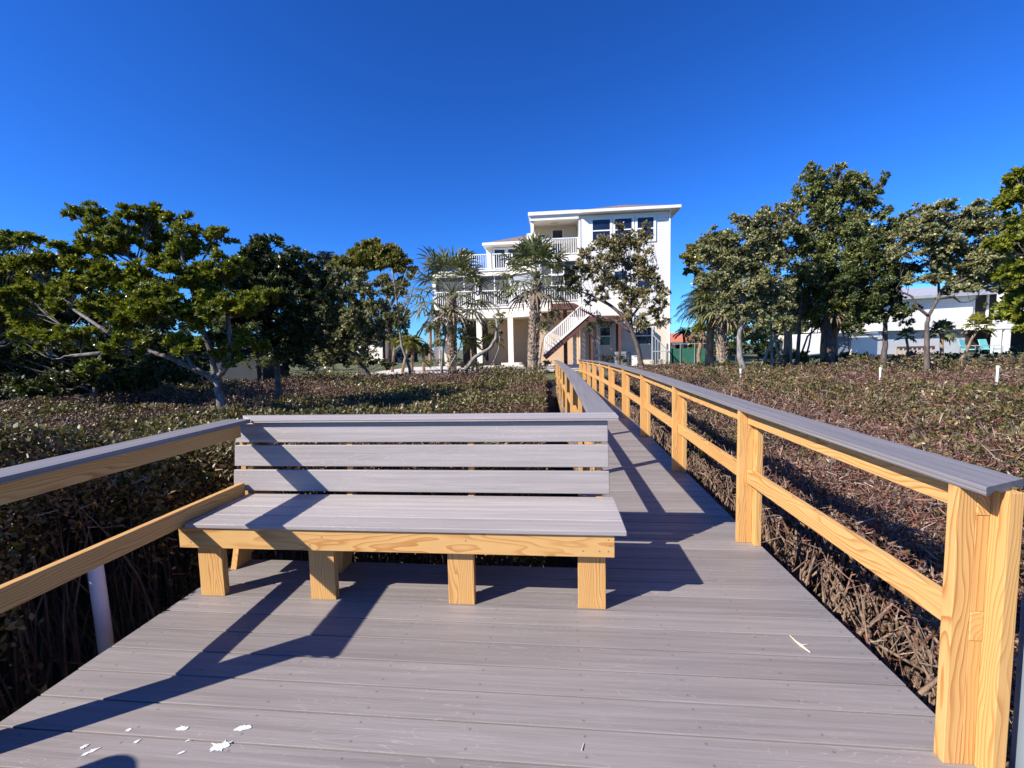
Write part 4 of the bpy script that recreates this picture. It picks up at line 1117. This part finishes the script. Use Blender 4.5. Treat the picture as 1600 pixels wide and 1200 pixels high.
# hip roof over the tall wing
def hip(par, x0, x1, y0, y1, z, pitch, th=.13, ridge_in=None):
    mb = MB(); w = min(x1 - x0, y1 - y0) / 2; h = w * pitch
    xa, xb, ya, yb = x0, x1, y0, y1
    if (x1 - x0) < (y1 - y0): ra, rb = ((x0 + x1) / 2, y0 + w), ((x0 + x1) / 2, y1 - w)
    else: ra, rb = (x0 + w, (y0 + y1) / 2), (x1 - w, (y0 + y1) / 2)
    v = [(xa, ya, z), (xb, ya, z), (xb, yb, z), (xa, yb, z), (ra[0], ra[1], z + h), (rb[0], rb[1], z + h)]
    if (x1 - x0) < (y1 - y0): f = [(0, 1, 4), (1, 2, 5, 4), (2, 3, 5), (3, 0, 4, 5), (3, 2, 1, 0)]
    else: f = [(0, 1, 5, 4), (1, 2, 5), (2, 3, 4, 5), (3, 0, 4), (3, 2, 1, 0)]
    mb.add(v, f)
    r = mb.build('roof', M['shingle'], par)
    fb = MB(); fb.box(xa, xb, ya - .02, ya + .02, z - th, z + .02); fb.box(xa, xb, yb - .02, yb + .02, z - th, z + .02)
    fb.box(xa - .02, xa + .02, ya + .021, yb - .021, z - th, z + .02); fb.box(xb - .02, xb + .02, ya + .021, yb - .021, z - th, z + .02)
    fb.box(xa + .021, xb - .021, ya + .021, yb - .021, z - th, z - th + .03)
    fb.build('fascia', M['white'], r)
hip(house, xr0 + .02, ax(1061, Y1, 330), Y1 - .45, Y1 + 9.5, az(329, Y1, 1000) + .06, .36)
zs_t = az(342, Y1, 970); zs_b = az(376, Y1, 970)
for a, b in ((926, 953), (961, 987), (996, 1021)): frame_window(house, ax(a, Y1, 360), ax(b, Y1, 360), zs_b, zs_t, Y1, trim=.13)
for a, b in ((960, 980), (996, 1018)): frame_window(house, ax(a, Y1, 440), ax(b, Y1, 440), az(453, Y1, 970), az(424, Y1, 970), Y1, trim=.13)
frame_window(house, ax(934, Y1, 525), ax(953, Y1, 525), az(539, Y1, 945), az(512, Y1, 945), Y1 + .02, trim=.07)
frame_window(house, ax(993, Y1, 525), ax(1019, Y1, 525), az(537, Y1, 1005), az(512, Y1, 1005), Y1 + .02, trim=.07)
MB().tube([(xr1 - .03, Y1 - .08, zs - 2.6), (xr1 - .03, Y1 - .08, ztop - .1), (xr1 + .25, Y1 - .35, ztop + .1)], [.04] * 3, 8).build('downspout', M['white'], house)
# third floor open balcony
xb0 = ax(829, Y1, 380)
zf = az(399, Y1, 868)
ztb = az(332, Y1, 868)
mb = MB(); mb.box(xb0, xr0 - .012, Y1, Y1 + 2.2, zf - .34, zf); mb.build('balcony_floor', M['stucco_light'], house)
mb = MB()
mb.box(xb0 - .1, xr0 + .01, Y1 - .22, Y1 + 2.6, ztb - .16, ztb + .03)
mb.box(xb0 - .02, xr0 - .012, Y1 - .1, Y1 + .1, ztb - .42, ztb - .162)
mb.box(xb0 - .02, xb0 + .15, Y1 + .101, Y1 + 2.19, ztb - .42, ztb - .162)
mb.build('balcony_roof', M['white'], house)
MB().box(xb0 + .02, xb0 + .20, Y1 + .0, Y1 + .18, zf, ztb - .43).build('column', M['white'], house)
MB().box(xb0 + .0, xb0 + .16, Y1 + 1.85, Y1 + 2.0, zf, ztb - .43).build('column', M['white'], house)
MB().box(xb0, xr0 - .013, Y1 + 2.201, Y1 + 2.4, 3.4, ztb - .163).build('balcony_wall', M['cream'], house)
frame_window(house, ax(864, Y1 + 2.2, 390), ax(879, Y1 + 2.2, 390), zf + .06, zf + 1.95, Y1 + 2.2, mull=False, name='door')
frame_window(house, ax(840, Y1 + 2.2, 390), ax(852, Y1 + 2.2, 390), zf + .6, zf + 1.7, Y1 + 2.2, mull=False)
mb = MB(); mb.box(ax(861, Y1, 355), ax(871, Y1, 355), Y1 + 1.4, Y1 + 1.75, ztb - .235, ztb - .163); mb.build('ceiling_light', M['cream'], house)
railing(house, (xb0 + .22, Y1 + .08, zf), (xr0 - .05, Y1 + .08, zf), posts=3)
railing(house, (xb0 + .08, Y1 + .3, zf), (xb0 + .08, Y1 + 1.8, zf), posts=3)
# second floor balcony / screened porch below it
xs0 = ax(843, Y1, 460); z2 = az(472, Y1, 870)
MB().box(xs0, xr0 - .014, Y1 + .001, Y1 + 3.59, z2 - .5, z2).build('porch_floor', M['stucco_light'], house)
railing(house, (xs0 + .05, Y1 + .08, z2), (xr0 - .05, Y1 + .08, z2), posts=1.2)
mb = MB()
for p_ in (845, 862, 881): mb.box(ax(p_, Y1, 430) - .035, ax(p_, Y1, 430) + .035, Y1 + .14, Y1 + .2, z2, zf - .342)
mb.box(xs0, xr0 - .02, Y1 + .142, Y1 + .198, az(430, Y1, 868), az(427, Y1, 868))
mb.build('screen_frame', M['white'], house)
MB().box(xs0 + .03, xr0 - .03, Y1 + .165, Y1 + .175, z2 + .02, zf - .345).build('insect_screen', M['screen'], house)
MB().box(xs0 - .2, xr0 - .015, Y1 + 1.2, Y1 + 1.5, GZ - .2, z2 - .501).build('stair_bay_wall', M['stucco_tan'], house)
# left wing
Y2 = 27.2
xl = [ax(p_, Y2, 540) for p_ in (682, 702, 749, 798)]
zb1, zb2 = az(497, Y2, 760), az(482, Y2, 760)
xL0, xL1 = ax(677, Y2, 490), ax(800, Y2, 490)
xj = ax(845, Y1 + .1, 490)
def slab(z0, z1, y_front_gap, mat, name, ext=0.0):
    v = []
    for z in (z0, z1):
        v += [(xL0 - ext, Y2 - ext, z), (xL1, Y2 - ext, z), (xj, Y1 + .12 - ext, z), (xj, Y2 + 3, z), (xL0 - ext, Y2 + 3, z)]
    mb = MB(); mb.add(v, [(4, 3, 2, 1, 0), (5, 6, 7, 8, 9)] + [(i, (i + 1) % 5, 5 + (i + 1) % 5, 5 + i) for i in range(5)])
    return mb.build(name, M[mat], house)
slab(zb1, zb2, 0, 'stucco_light', 'porch_floor')
slab(zb2 + .001, zb2 + .10, 0, 'white', 'porch_floor_trim', .06)
z3b, z3 = az(431, Y2, 760), az(424, Y2, 760)
slab(z3b, z3, 0, 'stucco_light', 'deck_floor')
slab(z3 + .001, z3 + .08, 0, 'white', 'deck_floor_trim', .05)
for x in xl:
    MB().box(x - .16, x + .16, Y2 + .02, Y2 + .34, GZ - .2, zb1 - .001).build('column', M['stucco_light'], house)
for x in (xL0 + .1, xl[2] - .05, xL1 - .05):
    MB().box(x - .1, x + .1, Y2 + .05, Y2 + .25, zb2 + .101, z3b - .001).build('column', M['white'], house)
MB().box(xl[0] - .2, xl[0] + .12, Y2 + 2.7, Y2 + 2.95, GZ - .2, zb1 - .001).build('column', M['stucco_light'], house)
for a, b in ((xL0 + .2, xl[2] - .15), (xl[2] + .05, xL1 - .15)):
    railing(house, (a, Y2 + .1, zb2 + .1), (b, Y2 + .1, zb2 + .1), h=.98, posts=5)
railing(house, (xL1 + .05, Y2 + .1, zb2 + .1), (xj - .1, Y1 + .28, zb2 + .1), h=.98, posts=5)
mb = MB()
for p_ in (724, 772): mb.box(ax(p_, Y2, 440) - .03, ax(p_, Y2, 440) + .03, Y2 + .17, Y2 + .22, zb2 + .101, z3b - .002)
mb.beam((ax(822, Y2 - .5, 440), Y2 - .32, zb2 + .1), (ax(822, Y2 - .5, 440), Y2 - .32, z3b), .06, .06, up=Vector((0, 1, 0)))
mb.build('screen_frame', M['white'], house)
for a, b in ((xL0 + .22, xl[2] - .17), (xl[2] + .06, xL1 - .17)):
    MB().box(a, b, Y2 + .19, Y2 + .198, zb2 + .11, z3b - .01).build('insect_screen', M['screen'], house)
MB().hexa([(xL1, Y2 + .16, zb2 + .11), (xj - .12, Y1 + .32, zb2 + .11), (xj - .12, Y1 + .335, zb2 + .11), (xL1, Y2 + .175, zb2 + .11),
           (xL1, Y2 + .16, z3b - .01), (xj - .12, Y1 + .32, z3b - .01), (xj - .12, Y1 + .335, z3b - .01), (xL1, Y2 + .175, z3b - .01)]).build('insect_screen', plain('pale_insect_screen', (.30, .31, .33), .8, .2, 1.5), house)
MB().box(xL0 + .05, xj - .2, Y2 + 3.001, Y2 + 3.2, zb2 + .1, z3b + .05).build('porch_wall', plain('porch_wall_paint', (.22, .20, .17), .8, .2, 1), house)
for a, b in ((708, 738), (756, 768), (775, 792)):
    frame_window(house, ax(a, Y2 + 3, 450), ax(b, Y2 + 3, 450), zb2 + .2, zb2 + 2.1, Y2 + 3, mull=False, name='door', trim=.05)
MB().box(ax(764, Y2 + 2.5, 540), xj - .2, Y2 + 2.2, Y2 + 2.4, GZ - .2, zb1 - .001).build('ground_floor_wall', M['stucco_tan'], house)
MB().box(xl[1] + .3, ax(764, Y2 + 2.5, 540) - .01, Y2 + 2.6, Y2 + 2.8, GZ - .2, zb1 - .002).build('garage_shade_panel', M['dark'], house)  # dark panel painted as the shade inside the open garage
MB().box(ax(784, Y2, 568), ax(812, Y2, 568), Y2 - .25, Y2 + .0, GZ - .05, GZ + .2).build('parking_kerb', M['cream'], house)
# third floor room of the left wing
xq0, xq1 = ax(760, 28.4, 400), ax(826, 28.4, 400)
zq = az(383, 28.4, 790)
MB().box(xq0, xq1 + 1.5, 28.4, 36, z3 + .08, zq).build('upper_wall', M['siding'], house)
for a, b in ((773, 789), (794, 810)):
    frame_window(house, ax(a, 28.4, 405), ax(b, 28.4, 405), z3 + .12, az(390, 28.4, 790), 28.4, mull=False, trim=.1)
hip(house, ax(755, 28, 381), xq1 + 3.2, 27.7, 36.6, az(381, 28, 770), .38)
railing(house, (ax(718, Y2, 415), Y2 + .1, z3 + .08), (ax(768, Y2, 415), Y2 + .1, z3 + .08), posts=4)
railing(house, (ax(769, Y2, 415), Y2 + .1, z3 + .08), (ax(800, Y2, 415), Y2 + .1, z3 + .08), posts=4)
MB().box(ax(823, Y1 + 2.3, 372), xb0 + .05, Y1 + 2.41, Y1 + 3.5, az(405, Y1 + 2.3, 825), az(364, Y1 + 2.3, 825)).build('roof_return', M['white'], house)
# stair
YS0, YS1 = 24.4, 25.5
b0 = at(851, 560, YS0); t0 = at(921, 497, YS0)
mb = MB()
for y in (YS0, YS1): mb.beam((b0.x, y, b0.z + .05), (t0.x, y, t0.z), .06, .30)
nst = 15
for i in range(nst):
    f = (i + .5) / nst; mb.box(b0.x + (t0.x - b0.x) * f - .13, b0.x + (t0.x - b0.x) * f + .13, YS0 + .031, YS1 - .031, b0.z + .08 + (t0.z - b0.z) * f, b0.z + .12 + (t0.z - b0.z) * f)
st = mb.build('stair', M['maroon'], house)
for y in (YS0 - .05, YS1 + .05):
    a, b = Vector((b0.x, y, b0.z + .24)), Vector((t0.x, y, t0.z + .18)); mb = MB(); up = Vector((0, 0, 1))
    mb.beam(a + up * .88, b + up * .88, .07, .07); mb.beam(a + up * .05, b + up * .05, .05, .12)
    for i in range(24): p = a.lerp(b, i / 23); mb.beam(p, p + up * .86, .045, .045, up=Vector((0, 1, 0)))
    mb.build('stair_railing', M['white'], st)
zl = t0.z + .1
mb = MB(); xe = ax(972, YS0, 498); mb.box(t0.x, xe, YS0 - .06, Y1 - .04, zl - .3, zl); mb.build('landing', M['maroon'], house)
for x in (xe - .12, t0.x + .12):
    for y in (YS0 + .02, YS1): MB().box(x - .06, x + .06, y - .06, y + .06, GZ - .2, zl - .301).build('landing_post', M['maroon'], house)
railing(house, (t0.x + .05, YS0, zl), (xe, YS0, zl), posts=1.5)
railing(house, (xe, YS0 + .1, zl), (xe, Y1 - .1, zl), posts=1.5)
zu = az(474, 25.2, 880)
mb = MB(); mb.box(ax(860, 25.2, 476), ax(898, 25.2, 476), 25.2, Y1 - .01, zu - .32, zu); mb.beam((ax(897, 25.2, 476), 25.25, zu - .15), (t0.x + .3, 25.25, zl + .02), .06, .28); mb.build('upper_landing', M['maroon'], house)
MB().box(ax(880, 25.9, 500), ax(886, 25.9, 500), 25.7, 25.8, GZ - .1, zu - .33).build('landing_post', M['maroon'], house)
for p_ in (898, 912, 935): MB().box(ax(p_, 25.7, 540) - .1, ax(p_, 25.7, 540) + .1, 25.6, 25.8, GZ - .1, zl - .31).build('column', M['stucco_light'], house)
# lower ramp railing on the right of the house
a = at(1017, 545, 25.3); b = at(1044, 565, 25.3)
mb = MB(); up = Vector((0, 0, 1))
mb.beam(at(1019, 522, 25.3), at(1045, 549, 25.3), .05, .05); mb.beam(at(1019, 549, 25.3), at(1045, 549, 25.3), .05, .05); mb.beam(at(1019, 512, 25.3), at(1019, 570, 25.3), .06, .06, up=Vector((0, 1, 0)))
for i in range(7):
    q = 1020 + i * 4; mb.beam(at(q, 523 + i * 4.1, 25.3), at(q, 572, 25.3), .03, .03, up=Vector((0, 1, 0)))
mb.build('ramp_railing', M['greypaint'], house)
# paving
o = MB().box(-9, 2.2, 19.7, 27.0, GZ - .06, .345).build('patio', M['concrete'])
tag(o, 'pale concrete apron in front of the house', kind='structure')
mb = MB(); c = at(1000, 565, 24); mb.box(at(990, 565, 24).x, at(996, 565, 24).x, 24, 24.6, ground_z(24) - .05, at(992, 557, 24).z)
mb.box(at(989.5, 565, 24).x, at(996.5, 565, 24).x, 23.97, 24.63, at(992, 557, 24).z, at(992, 556, 24).z)
tag(mb.build('utility_box', M['white'], bevel=.02), 'small white box standing at the foot of the leaning bronze leaved tree', 'utility box')
# air conditioner
ac = thing('air_conditioner', (at(975, 560, 24.8).x, 24.8, GZ), 'dark grey air conditioning unit under the stair landing', 'air conditioner')
c = at(962, 560, 24.8)
MB().box(c.x, c.x + .8, 24.8, 25.5, GZ, GZ + .75).build('casing', M['bluegrey'], ac, bevel=.03)
mb = MB()
for i in range(7): mb.box(c.x + .06, c.x + .74, 24.785, 24.799, GZ + .1 + i * .085, GZ + .13 + i * .085)
mb.build('grille', M['metal'], ac)

# neighbour on the right
YN = 36.0; GN = ground_z(YN)
nb = thing('white_house', (ax(1460, YN, 500), YN, GN), 'white sided neighbouring house on grey walls behind the right trees', 'house')
n0, n1 = ax(1378, YN, 500), ax(1533, YN, 500); nz0, nz1 = az(515, YN, 1460), az(462, YN, 1460)
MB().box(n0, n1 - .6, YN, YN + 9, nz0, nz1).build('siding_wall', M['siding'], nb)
MB().box(n0 + .1, n1 - .58, YN + .51, YN + 9, GN - .2, nz0 - .001).build('ground_floor_wall', M['greypaint'], nb)
mb = MB(); mb.add([(n0 - .6, YN - .6, nz1 - .1), (n1 + 4, YN - .6, nz1 + .25), (n1 + 4, YN + 4.5, nz1 + 1.1), (n0 + 1.5, YN + 4.5, nz1 + 1.1), (n0 - .6, YN - .6, nz1 - .3), (n1 + 4, YN - .6, nz1 + .05), (n1 + 4, YN + 9, nz1 - .1), (n0 - .6, YN + 9, nz1 - .1)],
                  [(0, 1, 2, 3), (5, 4, 7, 6), (4, 5, 1, 0), (3, 2, 6, 7), (1, 5, 6, 2), (4, 0, 3, 7)]); mb.build('roof', plain('grey_metal_roof', (.36, .37, .39), .6, .1), nb)
x5, x6 = ax(1508, YN, 490), ax(1640, YN, 490)
MB().box(x5, x6, YN - 2.2, YN - .001, nz0 - .1, nz0 + .25).build('balcony_floor', M['white'], nb)
railing(nb, (x5 + .1, YN - 2.1, nz0 + .25), (x6, YN - 2.1, nz0 + .25), h=1.1, sp=.2, bw=.05, posts=2.3)
for p_ in (1557, 1571, 1640): MB().box(ax(p_, YN - 2, 530) - .18, ax(p_, YN - 2, 530) + .18, YN - 2.15, YN - 1.8, GN - .2, nz0 - .101).build('column', M['white'], nb)
for p_ in (1568, 1640): MB().box(ax(p_, YN - 2, 450) - .2, ax(p_, YN - 2, 450) + .2, YN - 2.15, YN - 1.8, nz0 + .251, nz1 + .3).build('column', M['white'], nb)
MB().box(n1 - .59, x6, YN + .3, YN + .5, GN - .2, nz1).build('shaded_wall', M['dark'], nb)  # shade behind the balcony is put into this wall's colour
mb = MB(); mb.box(ax(1525, YN, 470), ax(1528, YN, 470), YN + .2, YN + .29, nz0 + .3, nz1); mb.box(ax(1547, YN, 470), ax(1550, YN, 470), YN + .2, YN + .29, nz0 + .3, nz1); mb.build('door_frame', M['white'], nb)
# low white shed and boat left of it
sh = thing('boat_shed', (ax(1330, 33, 540), 33, ground_z(33)), 'low white garden wall with blue grey doors behind the palms on the right', 'shed')
MB().box(ax(1330, 33, 540), ax(1371, 33, 540), 33, 36, ground_z(33) - .1, az(527, 33, 1350)).build('wall', M['white'], sh)
MB().box(ax(1305, 33, 540), ax(1329.5, 33, 540), 33.2, 36, ground_z(33) - .1, az(525, 33, 1320)).build('door_panel', M['bluegrey'], sh)
MB().box(ax(1300, 33, 520), ax(1374, 33, 520), 32.9, 36.2, az(525, 33, 1340), az(521, 33, 1340)).build('roof', M['white'], sh)
bt = thing('boat', (ax(1260, 30, 540), 30, ground_z(30)), 'white boat hull standing on the lawn behind the crossing bare trunks', 'boat')
pa = [(1238, 523), (1300, 520), (1306, 528), (1300, 552), (1255, 556), (1243, 545)]
mb = MB(); mb.prism([at(*q, 30) for q in pa], (0, 2.0, .0)); mb.build('hull', M['white'], bt, bevel=.08)
mb = MB(); mb.prism([at(*q, 30.4) for q in ((1262, 520), (1290, 519), (1284, 512), (1268, 512))], (0, 1.2, 0)); mb.build('cabin', M['white'], bt, bevel=.05)
# far roofs
fh = thing('tiled_house', (ax(1075, 48, 540), 48, .25), 'far cream house with an orange red tiled roof seen beside the siding wing', 'house')
MB().box(ax(1040, 48, 540), ax(1150, 48, 540), 48, 56, 0, az(535, 48, 1080)).build('wall', M['stucco_light'], fh)
hx0, hx1 = ax(1036, 48, 530), ax(1115, 48, 530)
mb = MB(); zr0, zr1 = az(534, 48, 1080), az(519, 48, 1080)
mb.add([(hx0, 47.3, zr0), (hx1, 47.3, zr0), (hx1, 56.7, zr0), (hx0, 56.7, zr0), (hx0 + 1.5, 51, zr1), (hx1 - 1.5, 51, zr1)], [(0, 1, 5, 4), (1, 2, 5), (2, 3, 4, 5), (3, 0, 4), (3, 2, 1, 0)]); mb.build('roof', M['tile'], fh)
for p_ in (1055, 1072): frame_window(fh, ax(p_, 48, 541), ax(p_ + 9, 48, 541), az(545, 48, 1070), az(538, 48, 1070), 48, mull=False, trim=.05)
fg = thing('white_house', (ax(440, 40, 540), 40, .25), 'low pale house seen through the trees on the left', 'house')
MB().box(ax(556, 40, 540), ax(600, 40, 540), 40, 46, 0, az(530, 40, 575)).build('wall', M['stucco_light'], fg)
MB().prism([at(552, 531, 39.6), at(604, 531, 39.6), at(596, 519, 39.6), at(562, 519, 39.6)], (0, 7, 0)).build('roof', M['shingle'], fg)
gs = thing('garden_shed', (ax(370, 15.5, 560), 15.5, ground_z(15.5)), 'shed wall with tree shade put into its dark colour, under the near mangrove tree', 'shed')
M['shed'] = plain('shed_tree_shade_paint', (.045, .05, .055), .9, .1)  # tree shade is mixed into the wall and roof colour
MB().box(ax(338, 15.5, 560), ax(400, 15.5, 560), 15.5, 17.5, ground_z(15.5) - .2, az(545, 15.5, 370)).build('wall', M['shed'], gs)
mb = MB(); mb.prism([at(335, 546, 15.3), at(404, 545, 15.3), at(396, 528, 15.3), at(372, 524, 15.3)], (0, 2.4, 0)); mb.build('roof', M['shed'], gs)
# background tree line
tree('oak_tree', 'dense far tree on the left, behind the domed tree', 'tree', 42, [[(480, 570), (480, 520), (480, 480)]],
     [(470, 500, 30, 1.4), (520, 520, 26, 1.4), (560, 525, 20, 1.4), (440, 470, 34, 1.3), (400, 500, 34, 1.3), (350, 500, 34, 1.3), (520, 490, 20)], .30, M['leaf_green'], M['barkdark'], dens=110, k=6, rad=.3)
tree('oak_tree', 'far tree showing between the left fan palm and the house', 'tree', 46, [[(650, 565), (650, 540), (650, 525)]],
     [(640, 545, 16, 1.4), (665, 550, 14, 1.4), (610, 545, 16, 1.4), (735, 400, 7, 1.4), (728, 398, 6)], .30, M['leaf_green'], M['barkdark'], dens=120, k=6, rad=.25)
tree('oak_tree', 'far dense tree behind the oak and palms on the right', 'tree', 32, [[(1230, 560), (1230, 520), (1230, 480)]],
     [(1200, 480, 34, 1.2), (1250, 490, 36, 1.2), (1310, 490, 30, 1.2), (1350, 480, 26, 1.2), (1230, 520, 24, 1.4), (1180, 520, 20)], .24, M['leaf_green'], M['barkdark'], dens=90, k=6, rad=.3)
tree('oak_tree', 'dark tree behind the neighbouring house at far right', 'tree', 50, [[(1600, 560), (1600, 520), (1600, 470)]],
     [(1560, 440, 30, 1.2), (1610, 430, 36, 1.2), (1500, 445, 22, 1.4), (1660, 440, 40)], .34, M['leaf_dark'], M['barkdark'], dens=90, k=6, rad=.3)

def woods(label, D, spans, leaf, mat, n):
    P, A = [], []
    for (x0, x1, ytop, ybot) in spans:
        for _ in range(int(n * (x1 - x0) * (ybot - ytop) / 4000)):
            c = at(random.uniform(x0, x1), ytop + (ybot - ytop) * random.random() + 5 * math.sin(_ * 1.7), D + random.uniform(-1.5, 1.5))
            q = rdir(26); r = random.uniform(.5, 1.0) * 11 * D / FPX
            P.append(np.array(c) + q * r * rng.uniform(.5, 1, (26, 1))); A.append(q + np.array([0, 0, .5]))
    v, f = rosettes(np.concatenate(P), np.concatenate(A), 6, leaf, .95, .5)
    tag(np_mesh('woodland', v, f, [mat]), label, kind='stuff')
woods('dark green belt of trees beyond the lawn on the left', 44, [(-160, 640, 505, 562), (520, 640, 480, 510), (-160, 330, 470, 505)], .34, M['leaf_dark'], 26)
woods('dark green belt of trees beyond the lawn on the right', 46, [(1075, 1400, 512, 552), (1150, 1340, 470, 515)], .34, M['leaf_dark'], 26)
# ------------------------------------------------------------------ fence, chairs, stakes
fe = thing('mesh_fence', (ax(1060, 26.5, 560), 26.5, ground_z(26)), 'chain link fence with a dark green screen right of the house', 'fence')
fa, fb_ = at(1041, 574, 26.2), at(1108, 574, 25.2)
gzf = ground_z(26)
mb = MB(); mb.hexa([(fa.x, fa.y, gzf), (fb_.x, fb_.y, gzf), (fb_.x, fb_.y + .02, gzf), (fa.x, fa.y + .02, gzf), (fa.x, fa.y, gzf + .85), (fb_.x, fb_.y, gzf + .85), (fb_.x, fb_.y + .02, gzf + .85), (fa.x, fa.y + .02, gzf + .85)])
mb.build('screen', M['greenmesh'], fe)
for i in range(4):
    p = Vector((fa.x, fa.y - .05, gzf)).lerp(Vector((fb_.x, fb_.y - .05, gzf)), i / 3)
    MB().tube([p, p + Vector((0, 0, 1.15))], [.03, .03], 8).build('post', M['metal'], fe)
MB().tube([(fa.x, fa.y - .05, gzf + 1.1), (fb_.x, fb_.y - .05, gzf + 1.1)], [.022] * 2, 6).build('top_rail', M['metal'], fe)
def chair(px, Y, rot, label):
    x = ax(px, Y, 540); g = ground_z(Y); z = g
    r = thing('garden_chair', (x, Y, g), label, 'chair', 'turquoise garden chairs')
    def P(u, v, w): return (x + u * math.cos(rot) - v * math.sin(rot), Y + u * math.sin(rot) + v * math.cos(rot), z + w)
    hx = lambda u0, u1, v0, v1, w0, w1, lean=0: MB().hexa([P(u0, v0, w0), P(u1, v0, w0), P(u1, v1, w0), P(u0, v1, w0), P(u0, v0 + lean, w1), P(u1, v0 + lean, w1), P(u1, v1 + lean, w1), P(u0, v1 + lean, w1)])
    hx(-.3, .3, -.3, .25, .40, .45).build('seat', M['teal'], r, bevel=.02)
    hx(-.3, .3, .25, .29, .42, .98, .18).build('backrest', M['teal'], r, bevel=.03)
    for s in (-.33, .33):
        MB().tube([P(s, -.32, 0), P(s, -.32, .6), P(s, -.2, .64), P(s, .3, .62), P(s, .36, 0)], [.022] * 5, 6).build('arm_frame', M['metal'], r)
chair(1517, 27.5, .5, 'left turquoise garden chair, seen almost side on, by the neighbouring house')
chair(1549, 27.5, .3, 'right turquoise garden chair partly behind a white column')
def stake(px, py, D, h, label):
    b = at(px, py, D); mb = MB()
    mb.tube([(b.x, D, -1.0), (b.x, D, b.z + h)], [.022, .022], 10); mb.tube([(b.x, D, b.z + h - .06), (b.x, D, b.z + h)], [.03, .03], 10)
    tag(mb.build('marker_pipe', M['pvc']), label, 'pipe', 'white marker pipes in the scrub')
stake(1157, 592, 13.5, .30, 'white marker pipe in front of the curved pale trunk')
stake(1375, 592, 12.5, .30, 'white marker pipe below the slim leaning dark tree')
stake(1557, 606, 10.5, .48, 'tallest white marker pipe, near the right edge of the scrub')
# little brown railing platform by the neighbour
pl = thing('picnic_deck', (ax(1430, 25, 550), 25, ground_z(25)), 'low brown timber platform railing in front of the grey neighbouring wall', 'railing')
a, b = at(1402, 562, 25), at(1460, 560, 25)
mb = MB(); mb.box(a.x, b.x, 25, 25.06, az(544, 25, 1430), az(541, 25, 1430)); mb.box(a.x, b.x, 25, 25.06, az(556, 25, 1430), az(554, 25, 1430)); mb.build('rail', M['maroon'], pl)
for i in range(9):
    x = a.x + (b.x - a.x) * i / 8; MB().box(x - .05, x + .05, 25.061, 25.12, ground_z(25), az(541.5, 25, 1430)).build('baluster', M['stucco_tan'], pl)
random.seed(1)
